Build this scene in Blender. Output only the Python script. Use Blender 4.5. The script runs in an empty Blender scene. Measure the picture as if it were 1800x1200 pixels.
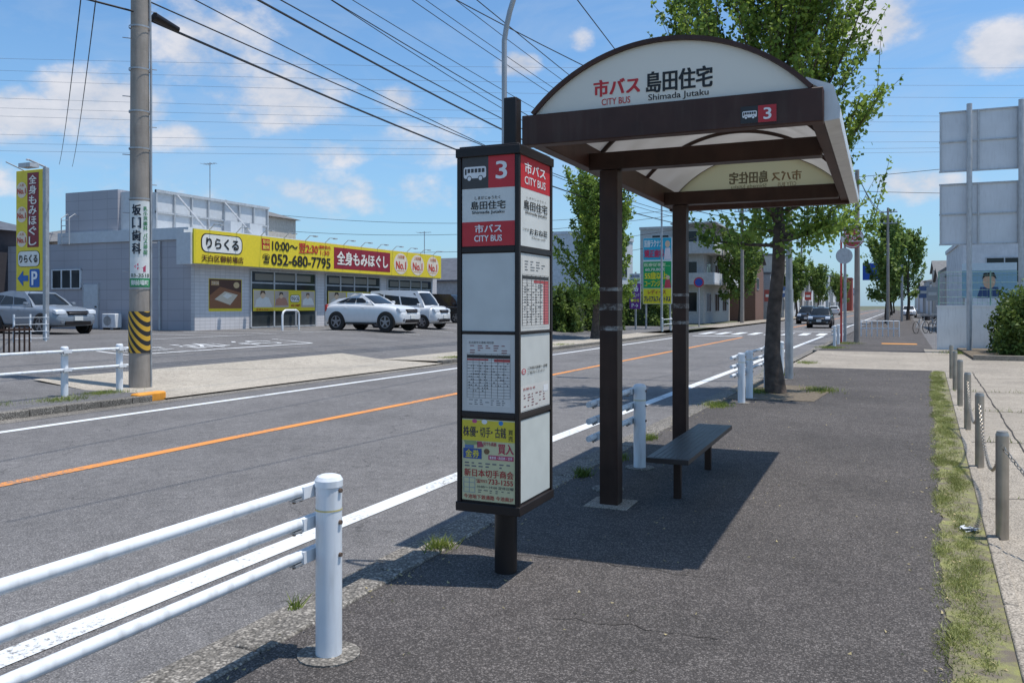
import bpy, math, random
import numpy as np
from mathutils import Vector, Matrix
random.seed(7); rng=np.random.default_rng(7)
S=bpy.context.scene; C=S.collection
S.view_settings.view_transform='Standard'
try: S.view_settings.look='None'
except Exception: pass
S.view_settings.exposure=0
rad=math.radians

# ---------------------------------------------------------------- materials
M={}
def s2l(h):
    h=h.lstrip('#'); o=[]
    for i in (0,2,4):
        c=int(h[i:i+2],16)/255
        o.append(c/12.92 if c<=.04045 else ((c+.055)/1.055)**2.4)
    return o
def mat(name,col,rough=.6,metal=0.,var=.12,scale=6,bump=0.,bscale=60,spec=.5,dirt=0.):
    if name in M: return M[name]
    m=bpy.data.materials.new(name); m.use_nodes=True; nt=m.node_tree; b=nt.nodes['Principled BSDF']
    b.inputs['Roughness'].default_value=rough; b.inputs['Metallic'].default_value=metal
    b.inputs['Specular IOR Level'].default_value=spec
    tc=nt.nodes.new('ShaderNodeTexCoord')
    n=nt.nodes.new('ShaderNodeTexNoise'); n.inputs['Scale'].default_value=scale; n.inputs['Detail'].default_value=6
    nt.links.new(tc.outputs['Object'],n.inputs['Vector'])
    mr=nt.nodes.new('ShaderNodeMapRange'); mr.inputs[1].default_value=.3; mr.inputs[2].default_value=.7
    mr.inputs[3].default_value=1-var; mr.inputs[4].default_value=1+var
    nt.links.new(n.outputs['Fac'],mr.inputs[0])
    vm=nt.nodes.new('ShaderNodeVectorMath'); vm.operation='SCALE'; vm.inputs[0].default_value=col[:3]
    nt.links.new(mr.outputs[0],vm.inputs['Scale']); nt.links.new(vm.outputs[0],b.inputs['Base Color'])
    if dirt>0:
        mp=nt.nodes.new('ShaderNodeMapping'); mp.inputs['Scale'].default_value=(9,9,1.2)
        nt.links.new(tc.outputs['Object'],mp.inputs[0])
        n2=nt.nodes.new('ShaderNodeTexNoise'); n2.inputs['Scale'].default_value=2; n2.inputs['Detail'].default_value=8
        nt.links.new(mp.outputs[0],n2.inputs['Vector'])
        m2=nt.nodes.new('ShaderNodeMapRange'); m2.inputs[1].default_value=.5; m2.inputs[2].default_value=.75; m2.inputs[4].default_value=dirt
        nt.links.new(n2.outputs['Fac'],m2.inputs[0])
        mx=nt.nodes.new('ShaderNodeMix'); mx.data_type='RGBA'
        nt.links.new(m2.outputs[0],mx.inputs[0]); nt.links.new(vm.outputs[0],mx.inputs[6]); mx.inputs[7].default_value=(.12,.1,.08,1)
        nt.links.new(mx.outputs[2],b.inputs['Base Color'])
    if bump>0:
        n3=nt.nodes.new('ShaderNodeTexNoise'); n3.inputs['Scale'].default_value=bscale; n3.inputs['Detail'].default_value=4
        nt.links.new(tc.outputs['Object'],n3.inputs['Vector'])
        bp=nt.nodes.new('ShaderNodeBump'); bp.inputs['Strength'].default_value=bump; bp.inputs['Distance'].default_value=.01
        nt.links.new(n3.outputs['Fac'],bp.inputs['Height']); nt.links.new(bp.outputs[0],b.inputs['Normal'])
    M[name]=m; return m
def smat(h):
    c=[x*.84 for x in s2l(h)]
    return mat('print_'+h.lstrip('#'),c,.45,var=.05,scale=9)

def asphalt(name,base,light,scale,cover,bump,patch=.18,crack=0.,crev=.45):
    m=bpy.data.materials.new(name); m.use_nodes=True; nt=m.node_tree; b=nt.nodes['Principled BSDF']
    b.inputs['Roughness'].default_value=.85; b.inputs['Specular IOR Level'].default_value=.3
    N=nt.nodes.new; Lk=nt.links.new
    g=N('ShaderNodeNewGeometry')
    v=N('ShaderNodeTexVoronoi'); v.inputs['Scale'].default_value=scale; Lk(g.outputs['Position'],v.inputs['Vector'])
    sx=N('ShaderNodeSeparateColor'); Lk(v.outputs['Color'],sx.inputs[0])
    mr=N('ShaderNodeMapRange'); mr.inputs[1].default_value=1-cover; mr.inputs[2].default_value=1; Lk(sx.outputs[0],mr.inputs[0])
    mx=N('ShaderNodeMix'); mx.data_type='RGBA'; mx.inputs[6].default_value=(*base,1); mx.inputs[7].default_value=(*light,1); Lk(mr.outputs[0],mx.inputs[0])
    mr2=N('ShaderNodeMapRange'); mr2.inputs[1].default_value=.35; mr2.inputs[2].default_value=.8; mr2.inputs[3].default_value=1.12; mr2.inputs[4].default_value=crev; Lk(v.outputs['Distance'],mr2.inputs[0])
    n=N('ShaderNodeTexNoise'); n.inputs['Scale'].default_value=.55; n.inputs['Detail'].default_value=7; n.inputs['Roughness'].default_value=.65; Lk(g.outputs['Position'],n.inputs['Vector'])
    mr3=N('ShaderNodeMapRange'); mr3.inputs[1].default_value=.3; mr3.inputs[2].default_value=.7; mr3.inputs[3].default_value=1-patch; mr3.inputs[4].default_value=1+patch; Lk(n.outputs['Fac'],mr3.inputs[0])
    n5=N('ShaderNodeTexNoise'); n5.inputs['Scale'].default_value=9; n5.inputs['Detail'].default_value=5; Lk(g.outputs['Position'],n5.inputs['Vector'])
    mr5=N('ShaderNodeMapRange'); mr5.inputs[1].default_value=.3; mr5.inputs[2].default_value=.7; mr5.inputs[3].default_value=.88; mr5.inputs[4].default_value=1.12; Lk(n5.outputs['Fac'],mr5.inputs[0])
    a=N('ShaderNodeMath'); a.operation='MULTIPLY'; Lk(mr2.outputs[0],a.inputs[0]); Lk(mr3.outputs[0],a.inputs[1])
    a2=N('ShaderNodeMath'); a2.operation='MULTIPLY'; Lk(a.outputs[0],a2.inputs[0]); Lk(mr5.outputs[0],a2.inputs[1])
    last=a2
    if crack>0:
        nn=N('ShaderNodeTexNoise'); nn.inputs['Scale'].default_value=1.5; nn.inputs['Detail'].default_value=6; Lk(g.outputs['Position'],nn.inputs['Vector'])
        va=N('ShaderNodeVectorMath'); va.operation='MULTIPLY_ADD'; Lk(nn.outputs['Color'],va.inputs[0]); va.inputs[1].default_value=(.9,.9,.9); Lk(g.outputs['Position'],va.inputs[2])
        vc=N('ShaderNodeTexVoronoi'); vc.feature='DISTANCE_TO_EDGE'; vc.inputs['Scale'].default_value=.30; Lk(va.outputs[0],vc.inputs['Vector'])
        mc=N('ShaderNodeMapRange'); mc.inputs[1].default_value=0; mc.inputs[2].default_value=.004; mc.inputs[3].default_value=1-crack; mc.inputs[4].default_value=1; Lk(vc.outputs['Distance'],mc.inputs[0])
        a3=N('ShaderNodeMath'); a3.operation='MULTIPLY'; Lk(a2.outputs[0],a3.inputs[0]); Lk(mc.outputs[0],a3.inputs[1]); last=a3
    sc=N('ShaderNodeVectorMath'); sc.operation='SCALE'; Lk(mx.outputs[2],sc.inputs[0]); Lk(last.outputs[0],sc.inputs['Scale'])
    Lk(sc.outputs[0],b.inputs['Base Color'])
    bp=N('ShaderNodeBump'); bp.invert=True; bp.inputs['Strength'].default_value=bump; bp.inputs['Distance'].default_value=.006
    Lk(v.outputs['Distance'],bp.inputs['Height']); Lk(bp.outputs[0],b.inputs['Normal'])
    M[name]=m; return m

def leafmat(name,dark,light,tr=.35):
    m=bpy.data.materials.new(name); m.use_nodes=True; nt=m.node_tree; N=nt.nodes.new; Lk=nt.links.new
    b=nt.nodes['Principled BSDF']; out=nt.nodes['Material Output']
    g=N('ShaderNodeNewGeometry'); n=N('ShaderNodeTexNoise'); n.inputs['Scale'].default_value=1.3; n.inputs['Detail'].default_value=3
    Lk(g.outputs['Position'],n.inputs['Vector'])
    a=N('ShaderNodeMath'); a.operation='MULTIPLY_ADD'; a.inputs[1].default_value=.7; Lk(g.outputs['Random Per Island'],a.inputs[0])
    mr=N('ShaderNodeMapRange'); mr.inputs[1].default_value=.35; mr.inputs[2].default_value=.65; mr.inputs[3].default_value=-.15; mr.inputs[4].default_value=.55; Lk(n.outputs['Fac'],mr.inputs[0]); Lk(mr.outputs[0],a.inputs[2])
    mx=N('ShaderNodeMix'); mx.data_type='RGBA'; mx.inputs[6].default_value=(*dark,1); mx.inputs[7].default_value=(*light,1); mx.clamp_factor=True; Lk(a.outputs[0],mx.inputs[0])
    Lk(mx.outputs[2],b.inputs['Base Color']); b.inputs['Roughness'].default_value=.5; b.inputs['Specular IOR Level'].default_value=.3
    t=N('ShaderNodeBsdfTranslucent'); Lk(mx.outputs[2],t.inputs[0]); ms=N('ShaderNodeMixShader'); ms.inputs[0].default_value=tr
    Lk(b.outputs[0],ms.inputs[1]); Lk(t.outputs[0],ms.inputs[2]); Lk(ms.outputs[0],out.inputs[0])
    M[name]=m; return m
def translucent(name,col,tcol,mix,rough=.3,var=.0):
    m=bpy.data.materials.new(name); m.use_nodes=True; nt=m.node_tree; N=nt.nodes.new; b=nt.nodes['Principled BSDF']
    b.inputs['Base Color'].default_value=(*col,1); b.inputs['Roughness'].default_value=rough
    t=N('ShaderNodeBsdfTranslucent'); t.inputs[0].default_value=(*tcol,1); ms=N('ShaderNodeMixShader')
    g=N('ShaderNodeNewGeometry'); n=N('ShaderNodeTexNoise'); n.inputs['Scale'].default_value=3; n.inputs['Detail'].default_value=6; nt.links.new(g.outputs['Position'],n.inputs['Vector'])
    r=N('ShaderNodeMapRange'); r.inputs[1].default_value=.3; r.inputs[2].default_value=.7; r.inputs[3].default_value=mix-var; r.inputs[4].default_value=mix+var; nt.links.new(n.outputs['Fac'],r.inputs[0]); nt.links.new(r.outputs[0],ms.inputs[0])
    nt.links.new(b.outputs[0],ms.inputs[1]); nt.links.new(t.outputs[0],ms.inputs[2]); nt.links.new(ms.outputs[0],nt.nodes['Material Output'].inputs[0])
    return m

white_paint=mat('white_steel_paint',(.72,.74,.76),.4,var=.06,scale=5,dirt=.35)
brown=mat('dark_brown_steel',(.040,.020,.014),.45,var=.3,scale=5,bump=.05,bscale=300,spec=.3,dirt=.08)
brown2=mat('dark_brown_beam',(.058,.027,.020),.5,var=.25,scale=4,dirt=.2,spec=.3)
black=mat('black_frame',(.018,.013,.012),.4,var=.2,spec=.35)
galv=mat('galvanised_steel',(.38,.39,.4),.5,.5,var=.15,dirt=.25)
grey_al=mat('weathered_aluminium',(.5,.51,.52),.5,.3,var=.1,dirt=.3)
stain=mat('stainless_bollard',(.42,.37,.31),.38,.8,var=.2,dirt=.3)
concrete=mat('pole_concrete',(.30,.265,.23),.85,var=.14,scale=3,bump=.3,bscale=40,dirt=.3)
conc_pale=asphalt('pale_concrete',(.33,.285,.23),(.42,.37,.305),90,.5,.15,.22,.3)
conc_apron=asphalt('apron_concrete',(.42,.37,.30),(.50,.45,.38),90,.5,.15,.16,.2)
conc_kerb=asphalt('kerb_concrete',(.17,.155,.135),(.38,.345,.30),75,.42,.6,.28,.0)
a_side=asphalt('sidewalk_asphalt',(.073,.064,.059),(.20,.178,.164),125,.42,.8,.26,.0,.55)
a_road=asphalt('road_asphalt',(.145,.138,.136),(.27,.255,.245),130,.4,.4,.18,.4,.55)
a_lot=asphalt('lot_asphalt',(.15,.143,.14),(.25,.24,.235),100,.3,.3,.2,.3)
soil=mat('soil',(.14,.11,.075),.95,var=.4,scale=14,bump=.8,bscale=30)
earth=mat('ground_earth',(.11,.115,.07),.95,var=.35,scale=.3)
def mix2(name,ca,cb,scale,lo,hi,rough=.95):
    m=bpy.data.materials.new(name); m.use_nodes=True; nt=m.node_tree; N=nt.nodes.new; Lk=nt.links.new
    b=nt.nodes['Principled BSDF']; b.inputs['Roughness'].default_value=rough
    g=N('ShaderNodeNewGeometry'); n=N('ShaderNodeTexNoise'); n.inputs['Scale'].default_value=scale; n.inputs['Detail'].default_value=9; n.inputs['Roughness'].default_value=.75; Lk(g.outputs['Position'],n.inputs['Vector'])
    mr=N('ShaderNodeMapRange'); mr.inputs[1].default_value=lo; mr.inputs[2].default_value=hi; Lk(n.outputs['Fac'],mr.inputs[0])
    mx=N('ShaderNodeMix'); mx.data_type='RGBA'; mx.inputs[6].default_value=(*ca,1); mx.inputs[7].default_value=(*cb,1); Lk(mr.outputs[0],mx.inputs[0]); Lk(mx.outputs[2],b.inputs['Base Color'])
    n2=N('ShaderNodeTexNoise'); n2.inputs['Scale'].default_value=120; Lk(g.outputs['Position'],n2.inputs['Vector'])
    bp=N('ShaderNodeBump'); bp.inputs['Strength'].default_value=.6; bp.inputs['Distance'].default_value=.01; Lk(n2.outputs['Fac'],bp.inputs['Height']); Lk(bp.outputs[0],b.inputs['Normal'])
    return m
moss=mix2('mossy_verge',(.15,.125,.095),(.25,.25,.09),5.,.42,.60)
def paint(name,col,wear):
    m=bpy.data.materials.new(name); m.use_nodes=True; nt=m.node_tree; N=nt.nodes.new; Lk=nt.links.new
    b=nt.nodes['Principled BSDF']; b.inputs['Roughness'].default_value=.7
    g=N('ShaderNodeNewGeometry'); n=N('ShaderNodeTexNoise'); n.inputs['Scale'].default_value=28; n.inputs['Detail'].default_value=8; n.inputs['Roughness'].default_value=.75; Lk(g.outputs['Position'],n.inputs['Vector'])
    n2=N('ShaderNodeTexNoise'); n2.inputs['Scale'].default_value=1.2; n2.inputs['Detail'].default_value=4; Lk(g.outputs['Position'],n2.inputs['Vector'])
    ad=N('ShaderNodeMath'); ad.operation='MULTIPLY_ADD'; ad.inputs[1].default_value=.5; Lk(n2.outputs['Fac'],ad.inputs[0]); Lk(n.outputs['Fac'],ad.inputs[2])
    mr=N('ShaderNodeMapRange'); mr.inputs[1].default_value=.98-wear; mr.inputs[2].default_value=1.08-wear; mr.inputs[3].default_value=0; mr.inputs[4].default_value=1; Lk(ad.outputs[0],mr.inputs[0])
    mx=N('ShaderNodeMix'); mx.data_type='RGBA'; mx.inputs[6].default_value=(*col,1); mx.inputs[7].default_value=(.16,.155,.15,1); Lk(mr.outputs[0],mx.inputs[0]); Lk(mx.outputs[2],b.inputs['Base Color'])
    return m
p_white=paint('white_road_paint',(.66,.67,.67),.15)
p_white2=paint('worn_white_paint',(.6,.6,.6),.22)
p_orange=paint('orange_road_paint',(.70,.26,.05),.19)
glass=mat('dark_glass',(.014,.017,.02),.10,var=.2,spec=.35)
shopglass=mat('shop_glass',(.04,.047,.05),.08,var=.5,scale=.8,spec=.5)
rubber=mat('tyre_rubber',(.015,.015,.015),.8)
chrome=mat('alloy',(.26,.26,.28),.35,.7)
leaf1=leafmat('ginkgo_leaves',(.075,.135,.022),(.34,.46,.09),.5)
leaf2=leafmat('hedge_leaves',(.045,.08,.018),(.18,.25,.055),.35)
leaf3=leafmat('far_leaves',(.09,.15,.035),(.30,.40,.10),.45)
grassm=leafmat('grass_blades',(.13,.15,.035),(.34,.36,.12),.3)
bark=mat('bark',(.085,.062,.048),.95,var=.45,scale=8,bump=1.,bscale=22)
redp=mat('red_paint',(.45,.04,.035),.5,var=.2)

# ---------------------------------------------------------------- mesh builder
ROOT={}
class MB:
    def __init__(s): s.v=[];s.f=[];s.m=[];s.mats=[];s.sm=[]
    def mi(s,m):
        if m not in s.mats: s.mats.append(m)
        return s.mats.index(m)
    def add(s,vs,fs,m,smooth=False):
        o=len(s.v); s.v+=[tuple(v) for v in vs]; k=s.mi(m)
        for f in fs: s.f.append([i+o for i in f]); s.m.append(k); s.sm.append(smooth)
        return s
    def box(s,a,b,m,T=None):
        x0,y0,z0=a;x1,y1,z1=b
        vs=[(x0,y0,z0),(x1,y0,z0),(x1,y1,z0),(x0,y1,z0),(x0,y0,z1),(x1,y0,z1),(x1,y1,z1),(x0,y1,z1)]
        if T is not None: vs=[T@Vector(v) for v in vs]
        return s.add(vs,[(3,2,1,0),(4,5,6,7),(0,1,5,4),(1,2,6,5),(2,3,7,6),(3,0,4,7)],m)
    def cyl(s,p,q,r,m,r2=None,n=16,caps=True):
        r2=r if r2 is None else r2
        p=Vector(p);q=Vector(q);d=(q-p).normalized()
        a=d.orthogonal().normalized(); b=d.cross(a)
        vs=[]
        for (c,rr) in ((p,r),(q,r2)):
            for i in range(n):
                t=2*math.pi*i/n; vs.append(c+a*math.cos(t)*rr+b*math.sin(t)*rr)
        s.add(vs,[(i,(i+1)%n,n+(i+1)%n,n+i) for i in range(n)],m,True)
        if caps:
            s.add(vs[:n],[tuple(range(n-1,-1,-1))],m); s.add(vs[n:],[tuple(range(n))],m)
        return s
    def tube(s,pts,r,m,n=8,caps=True):
        pts=[Vector(p) for p in pts]; k=len(pts)
        rs=r if hasattr(r,'__len__') else [r]*k
        vs=[];a=None
        for i,p in enumerate(pts):
            d=(pts[min(i+1,k-1)]-pts[max(i-1,0)]).normalized()
            if a is None: a=d.orthogonal().normalized()
            else: a=(a-d*a.dot(d)).normalized()
            b=d.cross(a)
            for j in range(n):
                t=2*math.pi*j/n; vs.append(p+a*math.cos(t)*rs[i]+b*math.sin(t)*rs[i])
        fs=[(i*n+j,i*n+(j+1)%n,(i+1)*n+(j+1)%n,(i+1)*n+j) for i in range(k-1) for j in range(n)]
        if caps: fs+= [tuple(range(n-1,-1,-1)),tuple(range((k-1)*n,k*n))]
        return s.add(vs,fs,m,True)
    def prism(s,poly,m,f0,f1,smooth=False):
        n=len(poly); vs=[f0(p) for p in poly]+[f1(p) for p in poly]
        return s.add(vs,[tuple(range(n-1,-1,-1)),tuple(range(n,2*n))]+[(i,(i+1)%n,n+(i+1)%n,n+i) for i in range(n)],m,smooth)
    def build(s,name,parent=None,loc=None,label=None,category=None,bevel=0,group=None,kind=None,subsurf=0,seg=2):
        off=ROOT[parent] if parent else Vector(loc or (0,0,0))
        me=bpy.data.meshes.new(name)
        me.from_pydata([tuple(Vector(v)-off) for v in s.v],[],s.f)
        for m in s.mats: me.materials.append(m)
        me.polygons.foreach_set('material_index',s.m); me.polygons.foreach_set('use_smooth',s.sm); me.update()
        if not subsurf:
            try: me.set_sharp_from_angle(angle=rad(40))
            except Exception: pass
        ob=bpy.data.objects.new(name,me); C.objects.link(ob)
        if parent: ob.parent=parent
        else: ob.location=off
        ROOT[ob]=off
        if bevel>0:
            md=ob.modifiers.new('b','BEVEL'); md.width=bevel; md.segments=seg; md.limit_method='ANGLE'; md.angle_limit=rad(30 if seg>2 else 50)
        if subsurf:
            md=ob.modifiers.new('s','SUBSURF'); md.levels=subsurf; md.render_levels=subsurf
        meta(ob,label,category,group,kind)
        return ob
def meta(ob,label=None,category=None,group=None,kind=None):
    if label: ob['label']=label
    if category: ob['category']=category
    if group: ob['group']=group
    if kind: ob['kind']=kind
def thing(name,loc,label,category,group=None):
    e=bpy.data.objects.new(name,None); e.empty_display_size=.2; e.location=loc; C.objects.link(e); ROOT[e]=Vector(loc)
    meta(e,label,category,group); return e
def copy_thing(root,loc,rotz=None,label=None):
    r=root.copy(); C.objects.link(r); r.location=loc
    if rotz is not None: r.rotation_euler=(0,0,rotz)
    if label: r['label']=label
    def rec(src,dst):
        for k in src.children:
            c=k.copy(); C.objects.link(c); c.parent=dst; rec(k,c)
    rec(root,r); return r

# ---------------------------------------------------------------- lettering engine
TC={}
def tmesh(txt,bold=0):
    k=txt
    if k in TC: return TC[k]
    cu=bpy.data.curves.new('tmp','FONT'); cu.body=txt; cu.resolution_u=3; cu.fill_mode='BOTH'
    ob=bpy.data.objects.new('tmp',cu); C.objects.link(ob)
    dg=bpy.context.evaluated_depsgraph_get(); dg.update()
    me=bpy.data.meshes.new_from_object(ob.evaluated_get(dg),depsgraph=dg)
    n=len(me.vertices); co=np.zeros(n*3); me.vertices.foreach_get('co',co); co=co.reshape(-1,3)[:,:2]
    fs=[tuple(p.vertices) for p in me.polygons]
    bpy.data.objects.remove(ob); bpy.data.curves.remove(cu); bpy.data.meshes.remove(me)
    if n:
        mn=co.min(0); mxx=co.max(0); co=(co-mn)/np.maximum(mxx-mn,1e-6)
    TC[k]=(co,fs); return TC[k]
def sign(parent,name,org,ex,w,h,px,els,off=.002,step=.0012,bend=None,mirror=False,label=None):
    org=Vector(org); ex=Vector(ex).normalized(); ez=Vector((0,0,1)); en=ex.cross(ez)
    x0,y0,x1,y1=px; mb=MB()
    kx=(x1-x0)/w; ky=(y1-y0)/h
    def P(x,y,L):
        X=(x-x0)/(x1-x0)*w; Y=(1-(y-y0)/(y1-y0))*h; d=off+L*step
        if mirror: X=w-X
        if bend:
            a=(X-w/2)/bend; return org+ex*(w/2+math.sin(a)*(bend+d))+en*(math.cos(a)*(bend+d)-bend)+ez*Y
        return org+ex*X+en*d+ez*Y
    def glyph(t,a,b,c,d,col,bold,L):
        co,fs=tmesh(t)
        if not len(co): return
        hw=(d-b)/ky; e=bold*hw*.62     # embolden by tiny shifted copies (metres)
        sx=e*kx; sy=e*ky
        sh=[(0,0)] if bold<=0 else [(-sx,-sy*.6),(sx,-sy*.6),(-sx,sy*.6),(sx,sy*.6)]
        a+=sx;c-=sx;b+=sy*.6;d-=sy*.6
        for i,(dx,dy) in enumerate(sh):
            mb.add([P(a+(c-a)*q[0]+dx,d-(d-b)*q[1]+dy,L+i*.12) for q in co],fs,smat(col))
    for e in els:
        k=e[0]
        if k=='r':
            _,a,b,c,d,col=e[:6]; L=e[6] if len(e)>6 else 1
            n=8 if bend else 1
            vs=[];fs=[]
            for i in range(n+1):
                x=a+(c-a)*i/n; vs+= [P(x,d,L),P(x,b,L)]
            fs=[(2*i,2*i+2,2*i+3,2*i+1) for i in range(n)]
            mb.add(vs,fs,smat(col))
        elif k=='e':
            _,a,b,c,d,col=e[:6]; L=e[6] if len(e)>6 else 1
            cx,cy,rx,ry=(a+c)/2,(b+d)/2,(c-a)/2,(d-b)/2; n=20
            mb.add([P(cx+rx*math.cos(-2*math.pi*i/n),cy+ry*math.sin(-2*math.pi*i/n),L) for i in range(n)],[tuple(range(n))],smat(col))
        elif k=='p':
            _,pts,col=e[:3]; L=e[3] if len(e)>3 else 1
            mb.add([P(x,y,L) for x,y in pts],[tuple(range(len(pts)))],smat(col))
        elif k=='t':
            _,t,a,b,c,d,col=e[:7]; bold=e[7] if len(e)>7 else 0.; L=e[8] if len(e)>8 else 3
            glyph(t,a,b,c,d,col,bold,L)
        elif k=='v':
            _,t,a,b,c,d,col=e[:7]; bold=e[7] if len(e)>7 else 0.; n=len(t); hh=(d-b)/n
            for i,ch in enumerate(t): glyph(ch,a,b+hh*(i+.07),c,b+hh*(i+.93),col,bold,3)
    return mb.build(name,parent=parent,label=label)
def rrect(x0,y0,x1,y1,r,n=5):
    o=[]
    for cx,cy,a in ((x1-r,y1-r,0),(x0+r,y1-r,90),(x0+r,y0+r,180),(x1-r,y0+r,270)):
        for i in range(n+1):
            t=rad(a+90*i/n); o.append((cx+r*math.cos(t),cy+r*math.sin(t)))
    return o[::-1]
def busicon(x0,y0,x1,y1,fg,bg):
    w=x1-x0;h=y1-y0; e=[('p',rrect(x0,y0,x1,y0+h*.82,w*.1),fg,2)]
    e.append(('e',x0+w*.14,y0+h*.62,x0+w*.36,y0+h,bg,2.3)); e.append(('e',x0+w*.64,y0+h*.62,x0+w*.86,y0+h,bg,2.3))
    e.append(('e',x0+w*.17,y0+h*.68,x0+w*.33,y0+h*.98,fg,2.6)); e.append(('e',x0+w*.67,y0+h*.68,x0+w*.83,y0+h*.98,fg,2.6))
    for i in range(5): e.append(('r',x0+w*(.17+i*.16),y0+h*.14,x0+w*(.29+i*.16),y0+h*.42,bg,3))
    e.append(('r',x0+w*.05,y0+h*.14,x0+w*.13,y0+h*.55,bg,3))
    return e
def fakelines(x0,y0,x1,y1,rows,cols,col='#6a6460',fill=.8,seed=1):
    r=random.Random(seed); e=[]
    for j in range(rows):
        y=y0+(y1-y0)*(j+.3)/rows; hh=(y1-y0)/rows*.38
        for i in range(cols):
            if r.random()<fill:
                x=x0+(x1-x0)*(i+.15)/cols; w=(x1-x0)/cols*(.3+.45*r.random())
                e.append(('r',x,y,x+w,y+hh,col,2))
    return e
def grid(x0,y0,x1,y1,rows,cols,col='#55504c',t=.5):
    e=[]
    for i in range(rows+1):
        y=y0+(y1-y0)*i/rows; e.append(('r',x0,y-t/2,x1,y+t/2,col,2))
    for i in range(cols+1):
        x=x0+(x1-x0)*i/cols; e.append(('r',x-t/2,y0,x+t/2,y1,col,2.4))
    return e

# ---------------------------------------------------------------- ground
def cv(y): return max(0.,.022*(y-8))
def strip(name,xa,xb,z,y0,y1,m,step=2.,curve=True,kind='structure',zb=None):
    fa=xa if callable(xa) else (lambda y:xa); fb=xb if callable(xb) else (lambda y:xb)
    zb=z if zb is None else zb
    n=max(1,int((y1-y0)/step)); vs=[]; 
    for i in range(n+1):
        y=y0+(y1-y0)*i/n; c=cv(y) if curve else 0
        vs+= [(fa(y)+c,y,z),(fb(y)+c,y,zb)]
    fs=[(2*i,2*i+1,2*i+3,2*i+2) for i in range(n)]
    mb=MB(); mb.add(vs,fs,m); ob=mb.build(name); meta(ob,kind=kind); return ob
mb=MB(); mb.add([(-1500,-300,-.2),(1500,-300,-.2),(1500,3000,-.2),(-1500,3000,-.2)],[(0,1,2,3)],earth); meta(mb.build('ground'),kind='structure')
ZR=-.07
strip('road',-11.35,-2.70,ZR,-30,420,a_road,4)
strip('gutter',-2.94,-2.70,ZR+.004,-30,48,conc_kerb,2)
strip('far_gutter',-11.35,-11.0,ZR+.004,-30,48,conc_kerb,2)
strip('edge_line',-3.78,-3.60,ZR+.005,-30,47,p_white,2)
strip('edge_line_beyond',-3.78,-3.60,ZR+.005,60,300,p_white,4)
strip('centre_line',-7.36,-7.20,ZR+.005,-30,44,p_orange,2)
strip('centre_line_beyond',-7.36,-7.20,ZR+.005,62,300,p_orange,4)
strip('far_edge_line',-10.38,-10.22,ZR+.005,-30,44,p_white,2)
mb=MB()
for i in range(9):
    x=-10.5+i*.9; c=cv(50); mb.add([(x+c,48,ZR+.009),(x+.45+c,48,ZR+.009),(x+.45+c,52,ZR+.009),(x+c,52,ZR+.009)],[(0,1,2,3)],p_white)
mb.add([(-7.1+cv(55),55,ZR+.009),(-3.8+cv(55),55,ZR+.009),(-3.8+cv(55),55.5,ZR+.009),(-7.1+cv(55),55.5,ZR+.009)],[(0,1,2,3)],p_white)
mb.add([(-10.1+cv(45),45,ZR+.009),(-7.5+cv(45),45,ZR+.009),(-7.5+cv(45),45.5,ZR+.009),(-10.1+cv(45),45.5,ZR+.009)],[(0,1,2,3)],p_white)
meta(mb.build('crosswalk'),kind='structure')
mb=MB(); mb.add([(-60,53,ZR+.122),(-11.2,53,ZR+.122),(-11.2,60,ZR+.122),(-60,60,ZR+.122)],[(0,1,2,3)],a_lot); meta(mb.build('side_street'),kind='structure')
def RE(y): return .08+.0453*y-cv(y) if y<24 else .08+.0453*24-cv(24)
strip('sidewalk',-2.53,lambda y:RE(y)+.03,0,-20,22.4,a_side,1.)
strip('driveway_apron',-2.53,lambda y:RE(y)+.2,-.004,22.4,31,conc_pale,1.)
strip('sidewalk_beyond',-2.53,lambda y:RE(y)+.3,0,31,300,a_side,4.)
def kerb(name,xa,xb,z,y0,y1,L=.6,thick=.14):
    mb=MB(); y=y0
    while y<y1:
        e=min(y+L-.012,y1); c0=cv(y);c1=cv(e); j=random.uniform(-.004,.004)
        vs=[(xa+c0,y,z-thick),(xb+c0,y,z-thick),(xb+c1,e,z-thick),(xa+c1,e,z-thick),(xa+c0,y,z+j),(xb+c0,y,z+j),(xb+c1,e,z+j),(xa+c1,e,z+j)]
        mb.add(vs,[(4,5,6,7),(0,1,5,4),(1,2,6,5),(2,3,7,6),(3,0,4,7)],conc_kerb); y+=L
    ob=mb.build(name,bevel=.012); meta(ob,kind='structure'); return ob
kerb('kerb',-2.70,-2.53,.012,-6,22.4)
kerb('kerb_beyond',-2.70,-2.53,.012,31,46)
kerb('far_kerb',-11.53,-11.35,.04,-6,10.6,.6,.14)
kerb('far_kerb_beyond',-11.53,-11.35,.04,20.5,46,.6,.14)
mb=MB(); mb.box((-11.54,10.35,-.1),(-11.34,10.95,.075),mat('orange_kerb_paint',(.75,.3,.03),.6,dirt=.2)); meta(mb.build('painted_kerb_end',bevel=.03),kind='structure')
strip('far_sidewalk',-13.4,-11.53,.02,-30,10.9,a_lot,2)
strip('driveway_concrete',-13.3,-11.35,.016,10.9,20.5,conc_apron,1,zb=-.04)
strip('driveway_ramp',-14.7,-13.3,.165,10.9,20.5,conc_apron,1,zb=.0165)
strip('far_sidewalk_beyond',-13.4,-11.53,.02,20.5,46,conc_apron,2)
strip('far_sidewalk_distant',-13.8,-11.53,.02,60,300,conc_pale,4)
rv=random.Random(5); jit={}
def vl(y):
    k=round(y,3)
    if k not in jit: jit[k]=rv.uniform(-.018,.018)
    return RE(y)+.012*math.sin(y*3.1)+.01*math.sin(y*13)+jit[k]
strip('verge_moss',vl,lambda y:RE(y)+.30,.004,-6,22,moss,.06)
mb=MB(); y=-4.
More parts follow.
